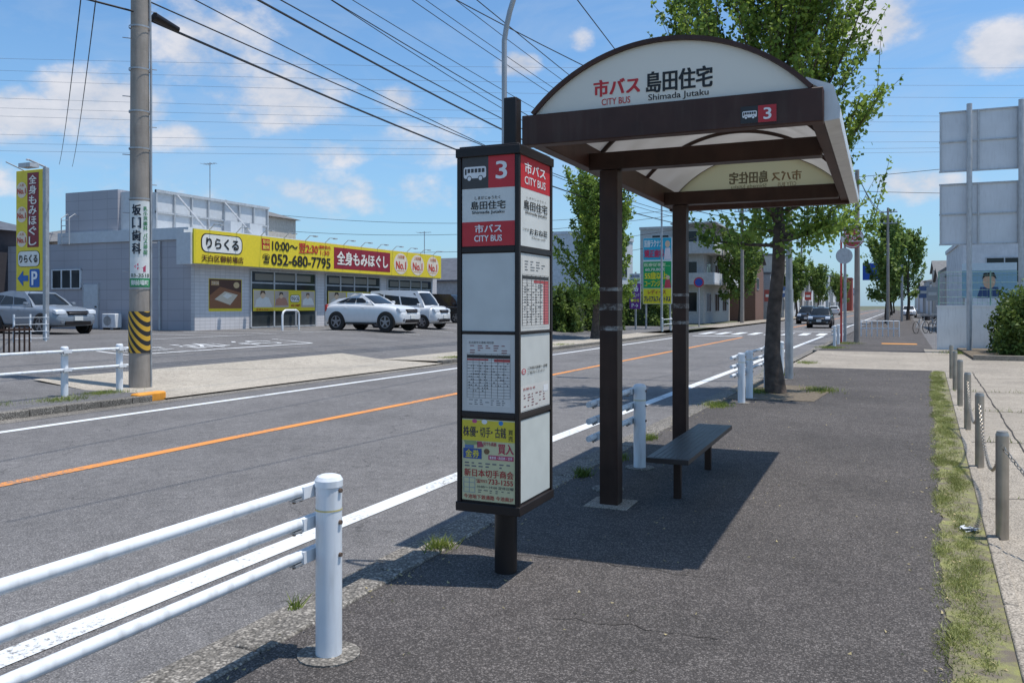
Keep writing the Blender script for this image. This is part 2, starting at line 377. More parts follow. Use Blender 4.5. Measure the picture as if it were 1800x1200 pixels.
while y<22:
    e=y+.98
    a0=RE(y)+cv(y)+.27;a1=RE(e)+cv(e)+.27
    mb.add([(a0,y,-.05),(a0+.07,y,-.05),(a1+.07,e,-.05),(a1,e,-.05),(a0,y,.02),(a0+.07,y,.02),(a1+.07,e,.02),(a1,e,.02)],[(4,5,6,7),(0,1,5,4),(1,2,6,5),(2,3,7,6),(3,0,4,7)],conc_pale); y+=1.
meta(mb.build('verge_kerb',bevel=.01),kind='structure')
strip('forecourt',lambda y:RE(y)+.34,lambda y:40,.006,-8,22,conc_pale,1.)
strip('forecourt_entry',lambda y:RE(y)+.0,lambda y:40,.002,22,33.5,conc_pale,1.)
strip('forecourt_beyond',lambda y:RE(y)+.3,lambda y:60,-.01,33.5,300,a_lot,4.)
mb=MB(); mb.add([(-2.35,14.2,.006),(-1.0,14.4,.006),(-.8,16.8,.006),(-2.3,17.4,.006)],[(0,1,2,3)],soil); meta(mb.build('tree_pit_soil'),kind='structure')
crk=mat('crack_dark',(.045,.038,.032),.95)  # dark brown colour of the thin crack and joint strips
mb=MB()
def crackline(pts,w=.006,z=.004):
    for a,b in zip(pts[:-1],pts[1:]):
        a=Vector(a);b=Vector(b); d=(b-a).normalized(); nn=Vector((-d.y,d.x))*w*random.uniform(.3,.7)
        mb.add([(a.x+nn.x,a.y+nn.y,z),(a.x-nn.x,a.y-nn.y,z),(b.x-nn.x,b.y-nn.y,z),(b.x+nn.x,b.y+nn.y,z)],[(0,1,2,3)],crk)
p=[(-2.45,4.9)]
while p[-1][0]<-.9: p.append((p[-1][0]+random.uniform(.03,.08),p[-1][1]+random.uniform(-.035,.03)))
crackline(p)
p=[(-1.5,3.9)]
while p[-1][0]<-.7: p.append((p[-1][0]+random.uniform(.02,.05),p[-1][1]+random.uniform(-.03,.028)))
crackline(p,.005)
p=[(-2.4,12.)]
while p[-1][0]<.5: p.append((p[-1][0]+random.uniform(.04,.1),p[-1][1]+random.uniform(-.05,.055)))
crackline(p)
meta(mb.build('sidewalk_cracks'),kind='structure')
mb=MB()
for y in (4.6,7.7,10.8,13.9,17.,20.1):
    p=[(RE(y)+cv(y)+.36,y)]
    while p[-1][0]<8: p.append((p[-1][0]+.25,y+random.uniform(-.008,.008)+.1*(p[-1][0])))
    crackline(p,.018,.011)
p=[(1.02,2)]
while p[-1][1]<22: p.append((1.02+.0455*(p[-1][1]-2)+random.uniform(-.012,.012),p[-1][1]+.3))
crackline(p,.018,.0125)
p=[(3.9,2)]
while p[-1][1]<26: p.append((3.9+.0455*(p[-1][1]-2)+random.uniform(-.01,.01),p[-1][1]+.4))
crackline(p,.02,.0125)
meta(mb.build('forecourt_joints'),kind='structure')
def lz(x):
    xs=[-20,-18,-15,-13.3]; zs=[.5,.40,.16,.015]
    return float(np.interp(x,xs,zs))
mb=MB(); xs=[-13.3,-14,-15,-16,-17,-18,-19,-20,-30,-70]; ys=[-10,10,20,30,40,52.9]
vs=[(x if i else x+cv(y),y,lz(x)) for y in ys for i,x in enumerate(xs)]
n=len(xs); fs=[(j*n+i+1,j*n+i,(j+1)*n+i,(j+1)*n+i+1) for j in range(len(ys)-1) for i in range(n-1)]
mb.add(vs,fs,a_lot); meta(mb.build('parking_lot'),kind='structure')
def lotmark(pts,w=.12):
    mb=MB()
    for (a,b) in pts:
        a=Vector(a);b=Vector(b); d=(b-a).normalized(); nrm=Vector((-d.y,d.x))*w/2
        k=max(1,int((b-a).length/1.))
        for i in range(k):
            p=a+(b-a)*i/k; q=a+(b-a)*(i+1)/k
            cs=[p+nrm,p-nrm,q-nrm,q+nrm]
            mb.add([(c.x,c.y,lz(c.x)+.012) for c in cs],[(0,1,2,3)],p_white2)
    return mb
pts=[]
for y in (14.6,17.2,19.8,22.4,25.): pts.append(((-20.6,y+8),(-25.2,y+8)))
pts+=[((-17.,15.2),(-17.,22.5)),((-17.,15.2),(-18.6,15.2)),((-18.6,22.5),(-17,22.5)),((-20.5,18.5),(-20.5,29))]
for y in (30,33,36,39): pts.append(((-17.3,y),(-21.5,y)))
mk=lotmark(pts)
for i,ch in enumerate('お客様'):
    co_,fs=tmesh(ch)
    mk.add([(-17.3-q[0]*1.2, 21.6-i*2.2-q[1]*1.7, lz(-17.3-q[0]*1.2)+.014) for q in co_],fs,p_white2)
meta(mk.build('lot_markings'),kind='structure')
mb=MB(); mb.add([(.0,37,.005),(1.3,37,.005),(1.3,38,.005),(0,38,.005)],[(0,1,2,3)],mat('tactile',(.6,.25,.03),.7)); meta(mb.build('tactile_paving'),kind='structure')

def blades(name,centers,h,w,m,kind='stuff',lean=.5):
    n=len(centers); c=np.array(centers); ang=rng.uniform(0,2*math.pi,n); hh=h*rng.uniform(.4,1.3,n); la=rng.uniform(0,2*math.pi,n); ln=hh*lean*rng.uniform(0,1.4,n)
    dx=np.cos(ang)*w/2; dy=np.sin(ang)*w/2
    v=np.zeros((n,3,3)); v[:,0]=c; v[:,1]=c; v[:,2]=c
    v[:,0,0]-=dx; v[:,0,1]-=dy; v[:,1,0]+=dx; v[:,1,1]+=dy
    v[:,2,0]+=np.cos(la)*ln; v[:,2,1]+=np.sin(la)*ln; v[:,2,2]+=hh
    me=bpy.data.meshes.new(name); me.vertices.add(n*3); me.vertices.foreach_set('co',v.ravel())
    me.loops.add(n*3); me.loops.foreach_set('vertex_index',np.arange(n*3)); me.polygons.add(n)
    me.polygons.foreach_set('loop_start',np.arange(n)*3); me.polygons.foreach_set('loop_total',np.full(n,3)); me.materials.append(m); me.update(); me.validate()
    ob=bpy.data.objects.new(name,me); C.objects.link(ob); meta(ob,None,None,None,kind); return ob
gc=[]; cl=[]
yc=1.6
while yc<22:
    cl.append((yc,rng.uniform(0,.24),rng.uniform(.05,.16),int(rng.uniform(80,480)*(.55+.6*math.sin(yc*.9)**2)))); yc+=rng.uniform(.03,.15)
for yc,u,s,n in cl:
    for _ in range(n): 
        yy_=yc+rng.normal()*s; uu=u*.8+rng.normal()*s*.35
        if -.06<uu<.27: gc.append((RE(yy_)+cv(yy_)+uu,yy_,0.))
blades('verge_grass',gc,.024,.0055,grassm,lean=1.6)
wc=[]
spots=[(-2.58,4.72,.07,260),(-2.5,7.3,.07,250),(-2.45,8.2,.10,350),(-2.5,9.6,.08,200),(-2.45,13.2,.2,700),(-1.2,16.3,.35,600),(-2.2,15.6,.3,500),(-2.4,19.6,.25,400),(-2.6,20.5,.25,300),(-2.2,24,.3,300),(-2.3,33,.5,900),(-2.0,37,.6,600),
  (-12.6,8.2,.5,1300),(-12.2,9.6,.35,800),(-12.5,10.6,.3,800),(-12.9,7.2,.5,700),(-11.9,22.0,.4,700),(-12.4,24.2,.3,500),(-12.5,27.5,.5,600),(-12.,31,.6,600),(1.9,31,.6,1500),(2.4,32,.6,1000),(3.2,29.5,1.,2000),(-2.75,3.5,.03,30)]
for x,y,s,n in spots:
    for _ in range(n): wc.append((x+cv(y)+rng.normal()*s*.45,y+rng.normal()*s*.7,0.))
for y in (7.7,10.8,13.9,17.):
    for _ in range(120): x=rng.uniform(1.,4.5); wc.append((x,y+.1*x+rng.normal()*.02,0.))
blades('roadside_weeds',wc,.07,.010,leafmat('weed_green',(.07,.12,.02),(.28,.32,.07),.3),lean=1.0)
fl=[]
for _ in range(420):
    y=2+20*rng.random(); fl.append((rng.uniform(-2.4,RE(y)+cv(y)),y,.004))
for _ in range(500):
    y=2+20*rng.random(); fl.append((rng.normal(-2.5,.06)+cv(y),y,.012))
for _ in range(900):
    y=2+18*rng.random(); fl.append((RE(y)+cv(y)+rng.normal(.08,.10),y,.008))
blades('fallen_leaves',fl,.008,.018,mat('dry_leaf',(.42,.34,.17),.8),lean=2)

# ---------------------------------------------------------------- bus stop sign pillar
bs=thing('bus_stop_sign',(-2.01,4.49,0),'black four-sided bus stop pillar with route 3 panels and timetable','bus stop sign')
mb=MB(); mb.cyl((-2.01,4.49,-.02),(-2.01,4.49,.42),.066,black,n=28)
mb.build('pole',bs)
bx0,bx1,by0,by1,bz0,bz1=-2.199,-1.815,4.233,4.747,.395,2.437
mb=MB(); 
mb.box((bx0+.012,by0+.012,bz0+.02),(bx1-.012,by1-.012,bz1-.02),black)
f=.026
for (x,y) in ((bx0,by0),(bx1-f,by0),(bx0,by1-f),(bx1-f,by1-f)): mb.box((x,y,bz0+.05),(x+f,y+f,bz1-.055),black)
mb.box((bx0-.006,by0-.006,bz1-.055),(bx1+.006,by1+.006,bz1-.004),black); mb.box((bx0+.01,by0+.01,bz1-.004),(bx1-.01,by1-.01,bz1+.008),black)
mb.box((bx0-.006,by0-.006,bz0),(bx1+.006,by1+.006,bz0+.052),black)
for z0,z1 in ((1.846,1.878),(1.392,1.408),(.925,.955)):
    mb.box((bx0+f,by0+.003,z0),(bx1-f,by0+.014,z1),black); mb.box((bx1-.014,by0+f,z0),(bx1-.003,by1-f,z1),black)
mb.build('frame',bs,bevel=.004)
mb=MB(); mb.box((bx0+.19,by0+.22,bz1+.006),(bx0+.27,by0+.30,2.755),black); mb.build('mast_stub',bs,bevel=.006)
def zy(y): return 1.55+(537-y)*.003162
def fpanel(name,y0,y1,els,side=0,label=None):
    z0,z1=zy(y1),zy(y0)
    if side==0: return sign(bs,name,(bx0+f+.004,by0+.010,z0),(1,0,0),bx1-bx0-2*f-.008,z1-z0,(811,y0,904,y1),els,off=.001,step=.0008,label=label)
    return sign(bs,name,(bx1-.010,by0+f+.004,z0),(0,1,0),by1-by0-2*f-.008,z1-z0,(925,y0,968,y1),els,off=.001,step=.0008,label=label)
W='#e4e6e2'
els=[('r',811,272,904,432,W,0),('r',811,272,858,330,'#454241'),('r',858,272,904,330,'#cf2c36'),*busicon(814,291,854,316,'#f0f0f0','#454241'),
 ('t','3',871,284,891,315,'#f5f5f5',.04),('t','しまだじゅうたく',834,344,879,350,'#222222',.02),('t','島田住宅',827,352.5,888,367.5,'#1c1c1c',.03),('t','Shimada Jutaku',829,369.5,886,376.5,'#222222',.03),
 ('r',811,389,904,432,'#cb2e36'),('t','市バス',834,394,882,409,'#f5f5f5',.04),('t','CITY BUS',833,413,882,424,'#f5f5f5',.04)]
fpanel('route_panel',272,432,els,label='red, black and white route 3 panel')
fpanel('blank_panel',445,582,[('r',811,445,904,582,'#d2d5d2',0)])
tt=[('r',811,588,904,724,'#d6d3ce',0),('r',820,597,896,714,'#dedbd6'),('t','名古屋市交通局 時刻表',823,600,868,604.5,'#444444'),*fakelines(823,606,893,622,4,5,'#8a4444',.7,3),*grid(820,622,896,700,15,7),
 ('r',820,624,896,630,'#222222',1.6),('r',820,631,858,634,'#c64a4a',1.6),('r',868,631,896,636,'#c64a4a',1.6),*fakelines(822,636,858,690,11,9,'#555555',.5,5),*fakelines(862,636,894,680,9,8,'#666666',.45,6),*fakelines(822,702,890,713,3,7,'#777777',.7,8)]
fpanel('timetable_panel',588,724,tt)
ad=[('r',811,738,904,882,'#dad5a8',0),('r',811,740,904,776,'#e4d03c'),('e',829,738.5,838,745,'#d8508a',2),('e',846,738,856,746,'#f0f0f0',2),('e',876,739,884,747,'#3b8ad0',2),
 ('t','株優',813,751,836,769,'#28204a',.012),('t','・切手',837,751,862,769,'#28204a',.012),('t','・古銭',863,751,889,769,'#28204a',.012),('v','買売',893,753,901,774,'#333333',.01),
 ('p',[(814,776.5),(836,776.5),(840,782),(818,786)],'#9aa870',2),('p',[(838,777),(846,777),(850,786),(838,788)],'#b05060',2),('p',[(816,784),(832,784),(832,789.5),(816,789.5)],'#6080b0',2.3),
 ('r',813,790,846,808,'#35589c',2),('t','金券',817,792,842,806,'#f4e23c',.02,3.4),('e',850,789,860,799,'#806040',2),('t','何でも高価',849,777,872,784,'#b02a50',.02),
 ('t','買入',875,779,902,797,'#c02a50',.03),
 ('r',858,800,902,808,'#c84a70',2),('t','乗車券・商品券・切手',860,801.5,900,806.5,'#ffffff',.01,3.4),*fakelines(814,813,900,824,2,7,'#6a6a78',.8,12),
 ('t','新日本切手商会',815,826,902,839.5,'#b8282f',.025),('t','733-1255',858,842,901,851,'#b8282f',.035),('t','☎052',836,843,856,850,'#b8282f',.01),
 *grid(814,842,834,868,3,2,'#8a9cb0',.8),('t','10:00〜19:00 定休日曜',838,854,902,859,'#444450',.01),*fakelines(838,861,900,868,2,6,'#555566',.8,13),('t','今池地下鉄通路 今池南2F',814,871,902,879,'#b8282f',.015)]
fpanel('advertisement_panel',738,882,ad,label='faded yellow coin dealer advertisement panel')
els=[('r',925,272,968,432,W,0),('r',925,272,968,330,'#cf2c36'),('t','市バス',931,283,961,303,'#f5f5f5',.04),('t','CITY BUS',931,308,961,322,'#f5f5f5',.03),
 ('t','しまだじゅうたく',934,343,962,347,'#222222'),('t','島田住宅',930,350,964,367,'#1c1c1c',.03),('t','Shimada Jutaku',932,369,963,376,'#222222',.02),
 ('t','つぎは',928,400,937,404,'#333333',.01),('t','おおね荘',938,398,964,410,'#222222',.03),('t','Ōne-sō',941,412,961,417,'#333333')]
fpanel('side_route_panel',272,432,els,1)
tt=[('r',925,445,968,582,'#d9d8d2',0),('r',928,452,966,576,'#e0ddd6'),*fakelines(930,456,962,476,4,4,'#777777',.8,21),*grid(928,482,966,572,18,6),('r',928,484,966,490,'#222222',1.6),('r',944,491,966,496,'#c64a4a',1.6),('r',958,496,966,572,'#d0666a',1.3),*fakelines(930,498,957,568,16,7,'#555555',.6,22)]
fpanel('side_timetable_panel',445,582,tt,1)
tt=[('r',925,588,968,724,'#d6d7d1',0),('e',927,648,933,658,'#c8323a',2),('e',927.9,649.5,932.1,656.5,'#dddddd',2.3),('r',928,652.3,932,653.7,'#c8323a',2.6),('t','ご利用の皆様へ 禁煙',935,646,964,651,'#444444',.01),('t','ご協力ください',935,654,960,659,'#444444',.01),
 ('r',925.5,678,967.5,722,'#e0ddd6'),('t','お知らせ',929,682,946,687,'#b03838',.02),*fakelines(929,693,962,718,5,6,'#8a5050',.8,31),('r',958,684,965,696,'#f0f0f0',2.2)]
fpanel('side_notice_panel',588,724,tt,1)
fpanel('side_blank_panel',738,882,[('r',925,738,968,882,'#d8dbd3',0)],1)
cp=[(-2.155,4.79,2.2),(-2.155,4.79,3.2)]
for i in range(9):
    t=i/8; cp.append((-2.155+.10*t+.22*t*t,4.79,3.2+.75*t-.12*t*t))
cp.append((-1.6,4.79,3.92))
mb=MB(); mb.tube(cp,.017,galv,n=10); mb.box((-2.18,4.745,2.3),(-2.13,4.80,2.33),galv); mb.build('conduit_pipe',bs)

# ---------------------------------------------------------------- shelter
sh=thing('bus_shelter',(-1.94,6.35,0),'dark brown cantilever bus shelter with arched translucent roof and name board','bus shelter')
for y in (6.35,8.84):
    mb=MB(); mb.box((-2.012,y-.072,.0),(-1.868,y+.072,2.60),brown); mb.build('post',sh,bevel=.006)
    mb=MB(); mb.box((-2.11,y-.17,-.01),(-1.77,y+.17,.008),conc_pale); mb.build('post_footing',sh,bevel=.004)
tape=mix2('weathered_clear_tape',(.05,.03,.022),(.34,.33,.31),16,.47,.62,.3)
for y in (6.35,8.84):
    for z,h in ((1.655,.028),(1.52,.05),(1.35,.035)):
        mb=MB(); j=random.uniform(-.01,.01); mb.box((-2.014,y-.074,z+j),(-1.866,y+.074,z+h+j),tape)
        mb.build('tape_band',sh)
RX0,RX1,RY0,RY1=-2.19,-.307,5.15,9.5
ZB,ZT=2.61,2.81
mb=MB()
mb.box((RX0,RY0,ZB),(RX1,RY0+.10,ZT),brown2)
mb.box((RX0,RY1-.10,ZB),(RX1,RY1,ZT),brown2)
mb.box((RX0,RY0+.10,ZB+.02),(RX0+.09,RY1-.10,ZT),brown2)
mb.box((RX1-.08,RY0+.10,ZB+.03),(RX1,RY1-.10,ZT-.02),brown2)
mb.build('roof_frame',sh,bevel=.006)
for y in (6.35,8.84):
    mb=MB(); mb.box((RX0+.09,y-.07,ZB-.005),(RX1-.08,y+.07,ZB+.13),brown)
    mb.build('cantilever_beam',sh,bevel=.005)
gut=mat('pale_gutter',(.60,.62,.63),.35,var=.08,dirt=.15)
mb=MB(); mb.prism([(RX1+.002,ZB+.01),(RX1+.085,ZB+.02),(RX1+.09,ZB+.08),(RX1+.05,ZT+.02),(RX1-.10,ZT+.08),(RX1-.10,ZT+.06),(RX1+.002,ZT-.01)],gut,lambda p:(p[0],RY0+.06,p[1]),lambda p:(p[0],RY1+.04,p[1]))
mb.build('gutter',sh)
ac=-1.245; half=.865; rise=.385; R=(half*half+rise*rise)/(2*rise); zc=ZT+rise-R; a0=math.asin(half/R)
def arc(r,n=28): return [(ac+r*math.sin(-a0+2*a0*i/n), zc+r*math.cos(-a0+2*a0*i/n)) for i in range(n+1)]
poly=translucent('polycarbonate',(.58,.56,.53),(.55,.52,.48),.22,.5,.06)
mb=MB(); A=arc(R,32)
vs=[(x,RY0+.03,z) for x,z in A]+[(x,RY1-.03,z) for x,z in A]; n=33
mb.add(vs,[(i,i+1,n+i+1,n+i) for i in range(32)],poly,True)
mb.build('roof_skin',sh)
def archmesh(r1,r0,y0,y1,m,name):
    A=arc(r1,32); B=arc(r0,32); vs=[]
    for i in range(33): vs+=[(A[i][0],y0,A[i][1]),(A[i][0],y1,A[i][1]),(B[i][0],y1,B[i][1]),(B[i][0],y0,B[i][1])]
    fs=[(i*4+j,i*4+(j+1)%4,(i+1)*4+(j+1)%4,(i+1)*4+j) for i in range(32) for j in range(4)]+[(3,2,1,0),(128,129,130,131)]
    mb=MB(); mb.add(vs,fs,m); return mb.build(name,sh)
for y in (6.6,8.05): archmesh(R-.006,R-.035,y-.015,y+.015,brown,'roof_rib')
archmesh(R+.022,R-.004,RY0,RY0+.06,brown2,'arch_trim'); archmesh(R+.022,R-.004,RY1-.06,RY1,brown2,'arch_trim')
acry=translucent('acrylic_board',(.82,.83,.76),(.85,.85,.75),.3,.25)
A=[(x,max(z,ZT+.001)) for x,z in arc(R-.003,32)]
def board(y,m,nm):
    mb=MB(); mb.add([(p[0],y,p[1]) for p in A],[tuple(range(len(A)))],m); return mb.build(nm,sh)
nb=board(RY0+.031,acry,'name_board')
els=[('t','市バス',-1700,-2997,-1392,-2888,'#d22a30',.06),('t','CITY BUS',-1645,-2874,-1456,-2832,'#d22a30',.02),('t','島田住宅',-1355,-3014,-940,-2880,'#171717',.05),('t','Shimada Jutaku',-1340,-2872,-965,-2822,'#222222',.02)]
sign(nb,'lettering',(-2.19,RY0+.030,2.8),(1,0,0),1.9,.5,(-2190,-3300,-290,-2800),els,off=.0005,step=.0006)
acry2=translucent('aged_acrylic_board',(.74,.68,.42),(.80,.72,.42),.5,.3)
nb=board(RY1-.046,acry2,'rear_name_board')
els=[('t','市バス',-1700,-2997,-1392,-2888,'#9a8058',.05),('t','島田住宅',-1355,-3012,-942,-2880,'#7a7254',.05),('t','Shimada Jutaku',-1340,-2872,-965,-2822,'#8a7e56',.0),('t','CITY BUS',-1645,-2874,-1456,-2832,'#9a8058',.0)]
sign(nb,'show_through_lettering',(-2.19,RY1-.048,2.8),(1,0,0),1.9,.5,(-2190,-3300,-290,-2800),els,off=.0005,step=.0006,mirror=True)
els=[('r',0,0,59,32,'#e8e8e8',0),('r',0,0,29,32,'#2e2c2c'),('r',29,0,59,32,'#c22a32'),*busicon(3,9,27,24,'#f0f0f0','#2e2c2c'),('t','3',38,5,51,27,'#f5f5f5',.04)]
sign(sh,'route_plate',(-.77,RY0-.001,2.632),(1,0,0),.205,.10,(0,0,59,32),els)

# bench
be=thing('bench',(-1.5,6.75,0),'low dark brown slatted metal bench on two legs','bench')
benchm=mat('bench_brown',(.038,.030,.028),.4,var=.25,spec=.4)
mb=MB()
for i in range(7):
    x=-1.66+i*.043; mb.box((x,6.42,.352),(x+.0415,8.42,.376),benchm)
mb.box((-1.675,6.40,.335),(-1.655,8.44,.375),benchm); mb.box((-1.365,6.40,.335),(-1.345,8.44,.375),benchm)
mb.box((-1.665,6.395,.335),(-1.355,6.42,.375),benchm); mb.box((-1.665,8.42,.335),(-1.355,8.445,.375),benchm)
mb.build('seat',be,bevel=.003)
for y in (6.75,8.05):
    mb=MB(); mb.box((-1.535,y-.025,.0),(-1.475,y+.025,.335),brown); mb.box((-1.63,y-.03,.325),(-1.38,y+.03,.34),brown); mb.build('leg',be,bevel=.005)

# ---------------------------------------------------------------- guard rails
band=mat('yellow_reflective_band',(.6,.5,.2),.5)
def gpost(parent,x,y,z=0,h=.8,r=.058,pad=True):
    mb=MB(); mb.cyl((x,y,z-.02),(x,y,z+h-.035),r,white_paint,n=28,caps=False)
    rr=[(r+.004,h-.05),(r+.004,h-.022),(r-.006,h-.006),(r-.022,h)]
    for a,b in zip(rr[:-1],rr[1:]): mb.cyl((x,y,z+a[1]),(x,y,z+b[1]),a[0],white_paint,r2=b[0],n=28,caps=False)
    mb.cyl((x,y,z+h-.001),(x,y,z+h),r-.022,white_paint,n=28)
    mb.build('post',parent)
    mb=MB(); mb.cyl((x,y,z+h-.155),(x,y,z+h-.148),r+.0015,band,n=28,caps=False); mb.build('reflective_band',parent)
    if pad:
        mb=MB(); mb.cyl((x,y,z-.02),(x,y,z+.008),r+.08,conc_kerb,n=20); mb.build('footing',parent)
boltm=mat('rusty_bolt',(.16,.11,.08),.6,.4,var=.4,scale=60)
def guard(label,posts,x,ya,yb,zs=(.735,.595,.452),z=0,side=-1,rr=.025,group='white guard rails along the road',h=.8,pad=True,r=.058):
    g=thing('guard_rail',(x+cv(posts[0]),posts[0],z),label,'guard rail',group)
    for y in posts: gpost(g,x+cv(y),y,z,h,r=r,pad=pad)
    for zz in zs:
        off=side*(r+.030)
        pts=[(x+cv(yy)+off,yy,z+zz) for yy in np.linspace(ya,yb,7)]
        mb=MB(); mb.tube(pts,rr,white_paint,n=14); mb.build('rail',g)
        for y in posts:
            X=x+cv(y); mb=MB()
            mb.box((X+off-.010,y-.15,z+zz-.034),(X+off+.024,y+.06,z+zz-.0245),galv); mb.box((X+off+.016,y-.10,z+zz-.03),(X+off+.030,y+.05,z+zz+.022),white_paint)
            for dy in (-.13,-.085,.03): mb.cyl((X+off,y+dy,z+zz-.045),(X+off,y+dy,z+zz-.02),.008,boltm,n=8)
            mb.cyl((X+r-.14,y,z+zz),(X+r+.010,y,z+zz),.010,boltm,n=8)
            mb.build('bracket',g)
    return g
guard('three-bar white steel guard rail beside the kerb with round capped post',[.2,3.10],-2.25,-2,3.17)
guard('short three-bar white guard rail behind the bus shelter',[6.85,7.87],-2.12,6.60,7.95)
guard('three-bar white guard rail near the street tree',[13.75,14.5,16.5,18.5],-2.17,13.35,18.6)
guard('white guard rail by the far corner',[34.,36.,38.],-2.2,34,38.2)
guard('two-bar white guard rail across the road',[6.0,8.0,10.0,11.1],-12.7,5.,11.2,zs=(.76,.45),z=.02,side=1,h=.84,pad=False)
guard('white guard rail at the opposite corner',[50.,52,54,56],-13.,50,56,zs=(.7,.4),z=.02,side=1,pad=False)

# ---------------------------------------------------------------- bollards + chain
bo=thing('bollard',(0,0,0),'stainless steel bollard on the concrete edge','bollard','bollards along the forecourt')
mb=MB(); mb.cyl((0,0,-.02),(0,0,.69),.040,stain,n=24,caps=False); mb.cyl((0,0,.69),(0,0,.712),.0415,stain,r2=.034,n=24,caps=False); mb.cyl((0,0,.711),(0,0,.717),.034,stain,n=24); mb.build('body',bo)
mb=MB(); mb.cyl((.0,-.038,.62),(0,-.06,.62),.012,stain,n=8); mb.build('chain_eye',bo)
def bxp(y): return .733+.0455*(y-6.42)
bys=[6.42,9.16,11.9,14.64,17.4,20.1]
bo.location=(bxp(6.42),6.42,0)
for y in bys[1:]: copy_thing(bo,(bxp(y),y,0))
copy_thing(bo,(1.62,4.2,0))
def chain(pa,pb,sag):
    mb=MB(); pa=Vector(pa);pb=Vector(pb); L=(pb-pa).length; n=int(L/.034); hd=(pb-pa).normalized(); sd_=Vector((hd.y,-hd.x,0))
    for i in range(n):
        t=(i+.5)/n; c=pa.lerp(pb,t); z=.62-sag*4*t*(1-t)
        d=Vector((hd.x,hd.y,-sag*4*(1-2*t)/L)).normalized(); s=sd_ if i%2 else d.cross(sd_).normalized()
        pts=[Vector((c.x,c.y,z))+d*math.cos(a)*.024+s*math.sin(a)*.012 for a in np.linspace(0,2*math.pi,9)]
        mb.tube(pts,.0038,stain,n=5,caps=False)
    return mb.build('chain',loc=((pa.x+pb.x)/2,(pa.y+pb.y)/2,.3),label='steel link chain hanging between two bollards',category='chain',group='chains between bollards')
B=lambda y:(bxp(y),y,0)
chain(B(6.46),B(9.12),.36); chain((1.60,4.24,0),B(6.38),.34); chain(B(9.2),B(11.86),.34)
mb=MB(); bv=[]
for i in range(40):
    a=rng.uniform(0,6.28); r=rng.uniform(0,.09); bv.append((.55+.9*r*math.cos(a)*1.4,6.55+r*math.sin(a),.01+.03*rng.random()))
for i in range(36):
    j=rng.integers(0,40,3); mb.add([bv[k] for k in j],[(0,1,2)],mat('plastic_bag',(.6,.62,.64),.4))
mb.build('plastic_bag',loc=(.55,6.55,0),label='crumpled white plastic bag lying on the verge',category='litter')

# ---------------------------------------------------------------- trees
def leafmesh(name,cent,size,m,parent,flat=.55):
    n=len(cent); c=np.asarray(cent,float)
    a=rng.normal(size=(n,3)); a/=np.linalg.norm(a,axis=1)[:,None]
    b=rng.normal(size=(n,3)); b-=(a*b).sum(1)[:,None]*a; b/=np.linalg.norm(b,axis=1)[:,None]
    s=size*rng.uniform(.55,1.25,(n,1))
    v=np.stack([c-a*s*.9,c+b*s*flat-a*s*.05,c+a*s*.75,c-b*s*flat+a*s*.1],1)-np.array(ROOT[parent])
    me=bpy.data.meshes.new(name); me.vertices.add(n*4); me.vertices.foreach_set('co',v.ravel())
    me.loops.add(n*4); me.loops.foreach_set('vertex_index',np.arange(n*4)); me.polygons.add(n)
    me.polygons.foreach_set('loop_start',np.arange(n)*4); me.polygons.foreach_set('loop_total',np.full(n,4)); me.materials.append(m); me.update()
    ob=bpy.data.objects.new(name,me); C.objects.link(ob); ob.parent=parent; ROOT[ob]=ROOT[parent]; return ob
def tree(x,y,H,cb,rad_,tr,nl,ls,label,seed,lm=leaf1,group='street trees along the road',nb=60,cone=0.,sig=1.,up=1.,base=.2,shoots=7,sl=1.):
    r=random.Random(seed); t=thing('street_tree',(x,y,0),label,'tree',group)
    mb=MB(); k=12; tp=[]
    for i in range(k+1):
        z=H*.93*i/k; tp.append(Vector((x+.07*math.sin(i*1.3+seed)*(i>0),y+.07*math.cos(i*1.7+seed)*(i>0),z-.05)))
    rr=[tr*(1.4 if i==0 else 1.05 if i==1 else 1)*(1-.9*i/k) +.01 for i in range(k+1)]
    mb.tube(tp,rr,bark,n=14)
    def tpos(z):
        f=max(0,min(k-1e-3,z/(H*.93)*k)); i=int(f); return tp[i].lerp(tp[i+1],f-i)
    cent=[]
    for i in range(nb):
        u=(i+r.random())/nb; z=cb-.1+(H*.84-cb)*u; az=r.uniform(0,2*math.pi)
        prof=rad_*(math.sin(math.pi*min(1,(base+(.94-base)*u)))**.7)*(.6+.5*r.random())*(1-cone*u)
        if u>.85: prof*=.6
        Lz=prof*(.8+.7*u+.7*r.random())*up if u>.06 else prof*.1
        p0=tpos(z); pts=[]
        for j in range(7):
            s=j/6; pts.append(p0+Vector((math.cos(az)*prof*s**.75,math.sin(az)*prof*s**.75,Lz*s**1.5)))
        mb.tube(pts,[max(.006,tr*.28*(1-u*.6)*(1-.92*j/6)) for j in range(7)],bark,n=5)
        m=int(nl/nb*(.3+.75*prof/rad_))
        for _ in range(m):
            s=.1+.95*r.random()**.85; f=min(s,.999)*6; q=pts[int(f)].lerp(pts[int(f)+1],f-int(f))
            sg=(.26-.18*min(s,1))*rad_*.5*sig
            cent.append((q.x+r.gauss(0,sg),q.y+r.gauss(0,sg),q.z+r.gauss(0,sg*1.1)))
        for _ in range(shoots):
            s=r.uniform(.25,1); f=min(s,.999)*6; q=pts[int(f)].lerp(pts[int(f)+1],f-int(f)); L=rad_*r.uniform(.18,.5)*sl
            d=Vector((math.cos(az)*.55+r.gauss(0,.35),math.sin(az)*.55+r.gauss(0,.35),1.1)).normalized()
            mb.tube([q,q+d*L],[.008,.004],bark,n=4)
            for _ in range(int(nl/nb*.085)):
                w=r.random(); p=q+d*L*w*1.05; cent.append((p.x+r.gauss(0,ls*.55),p.y+r.gauss(0,ls*.55),p.z+r.gauss(0,ls*.5)))
    mb.build('trunk',t)
    leafmesh('crown',cent,ls,lm,t)
    return t
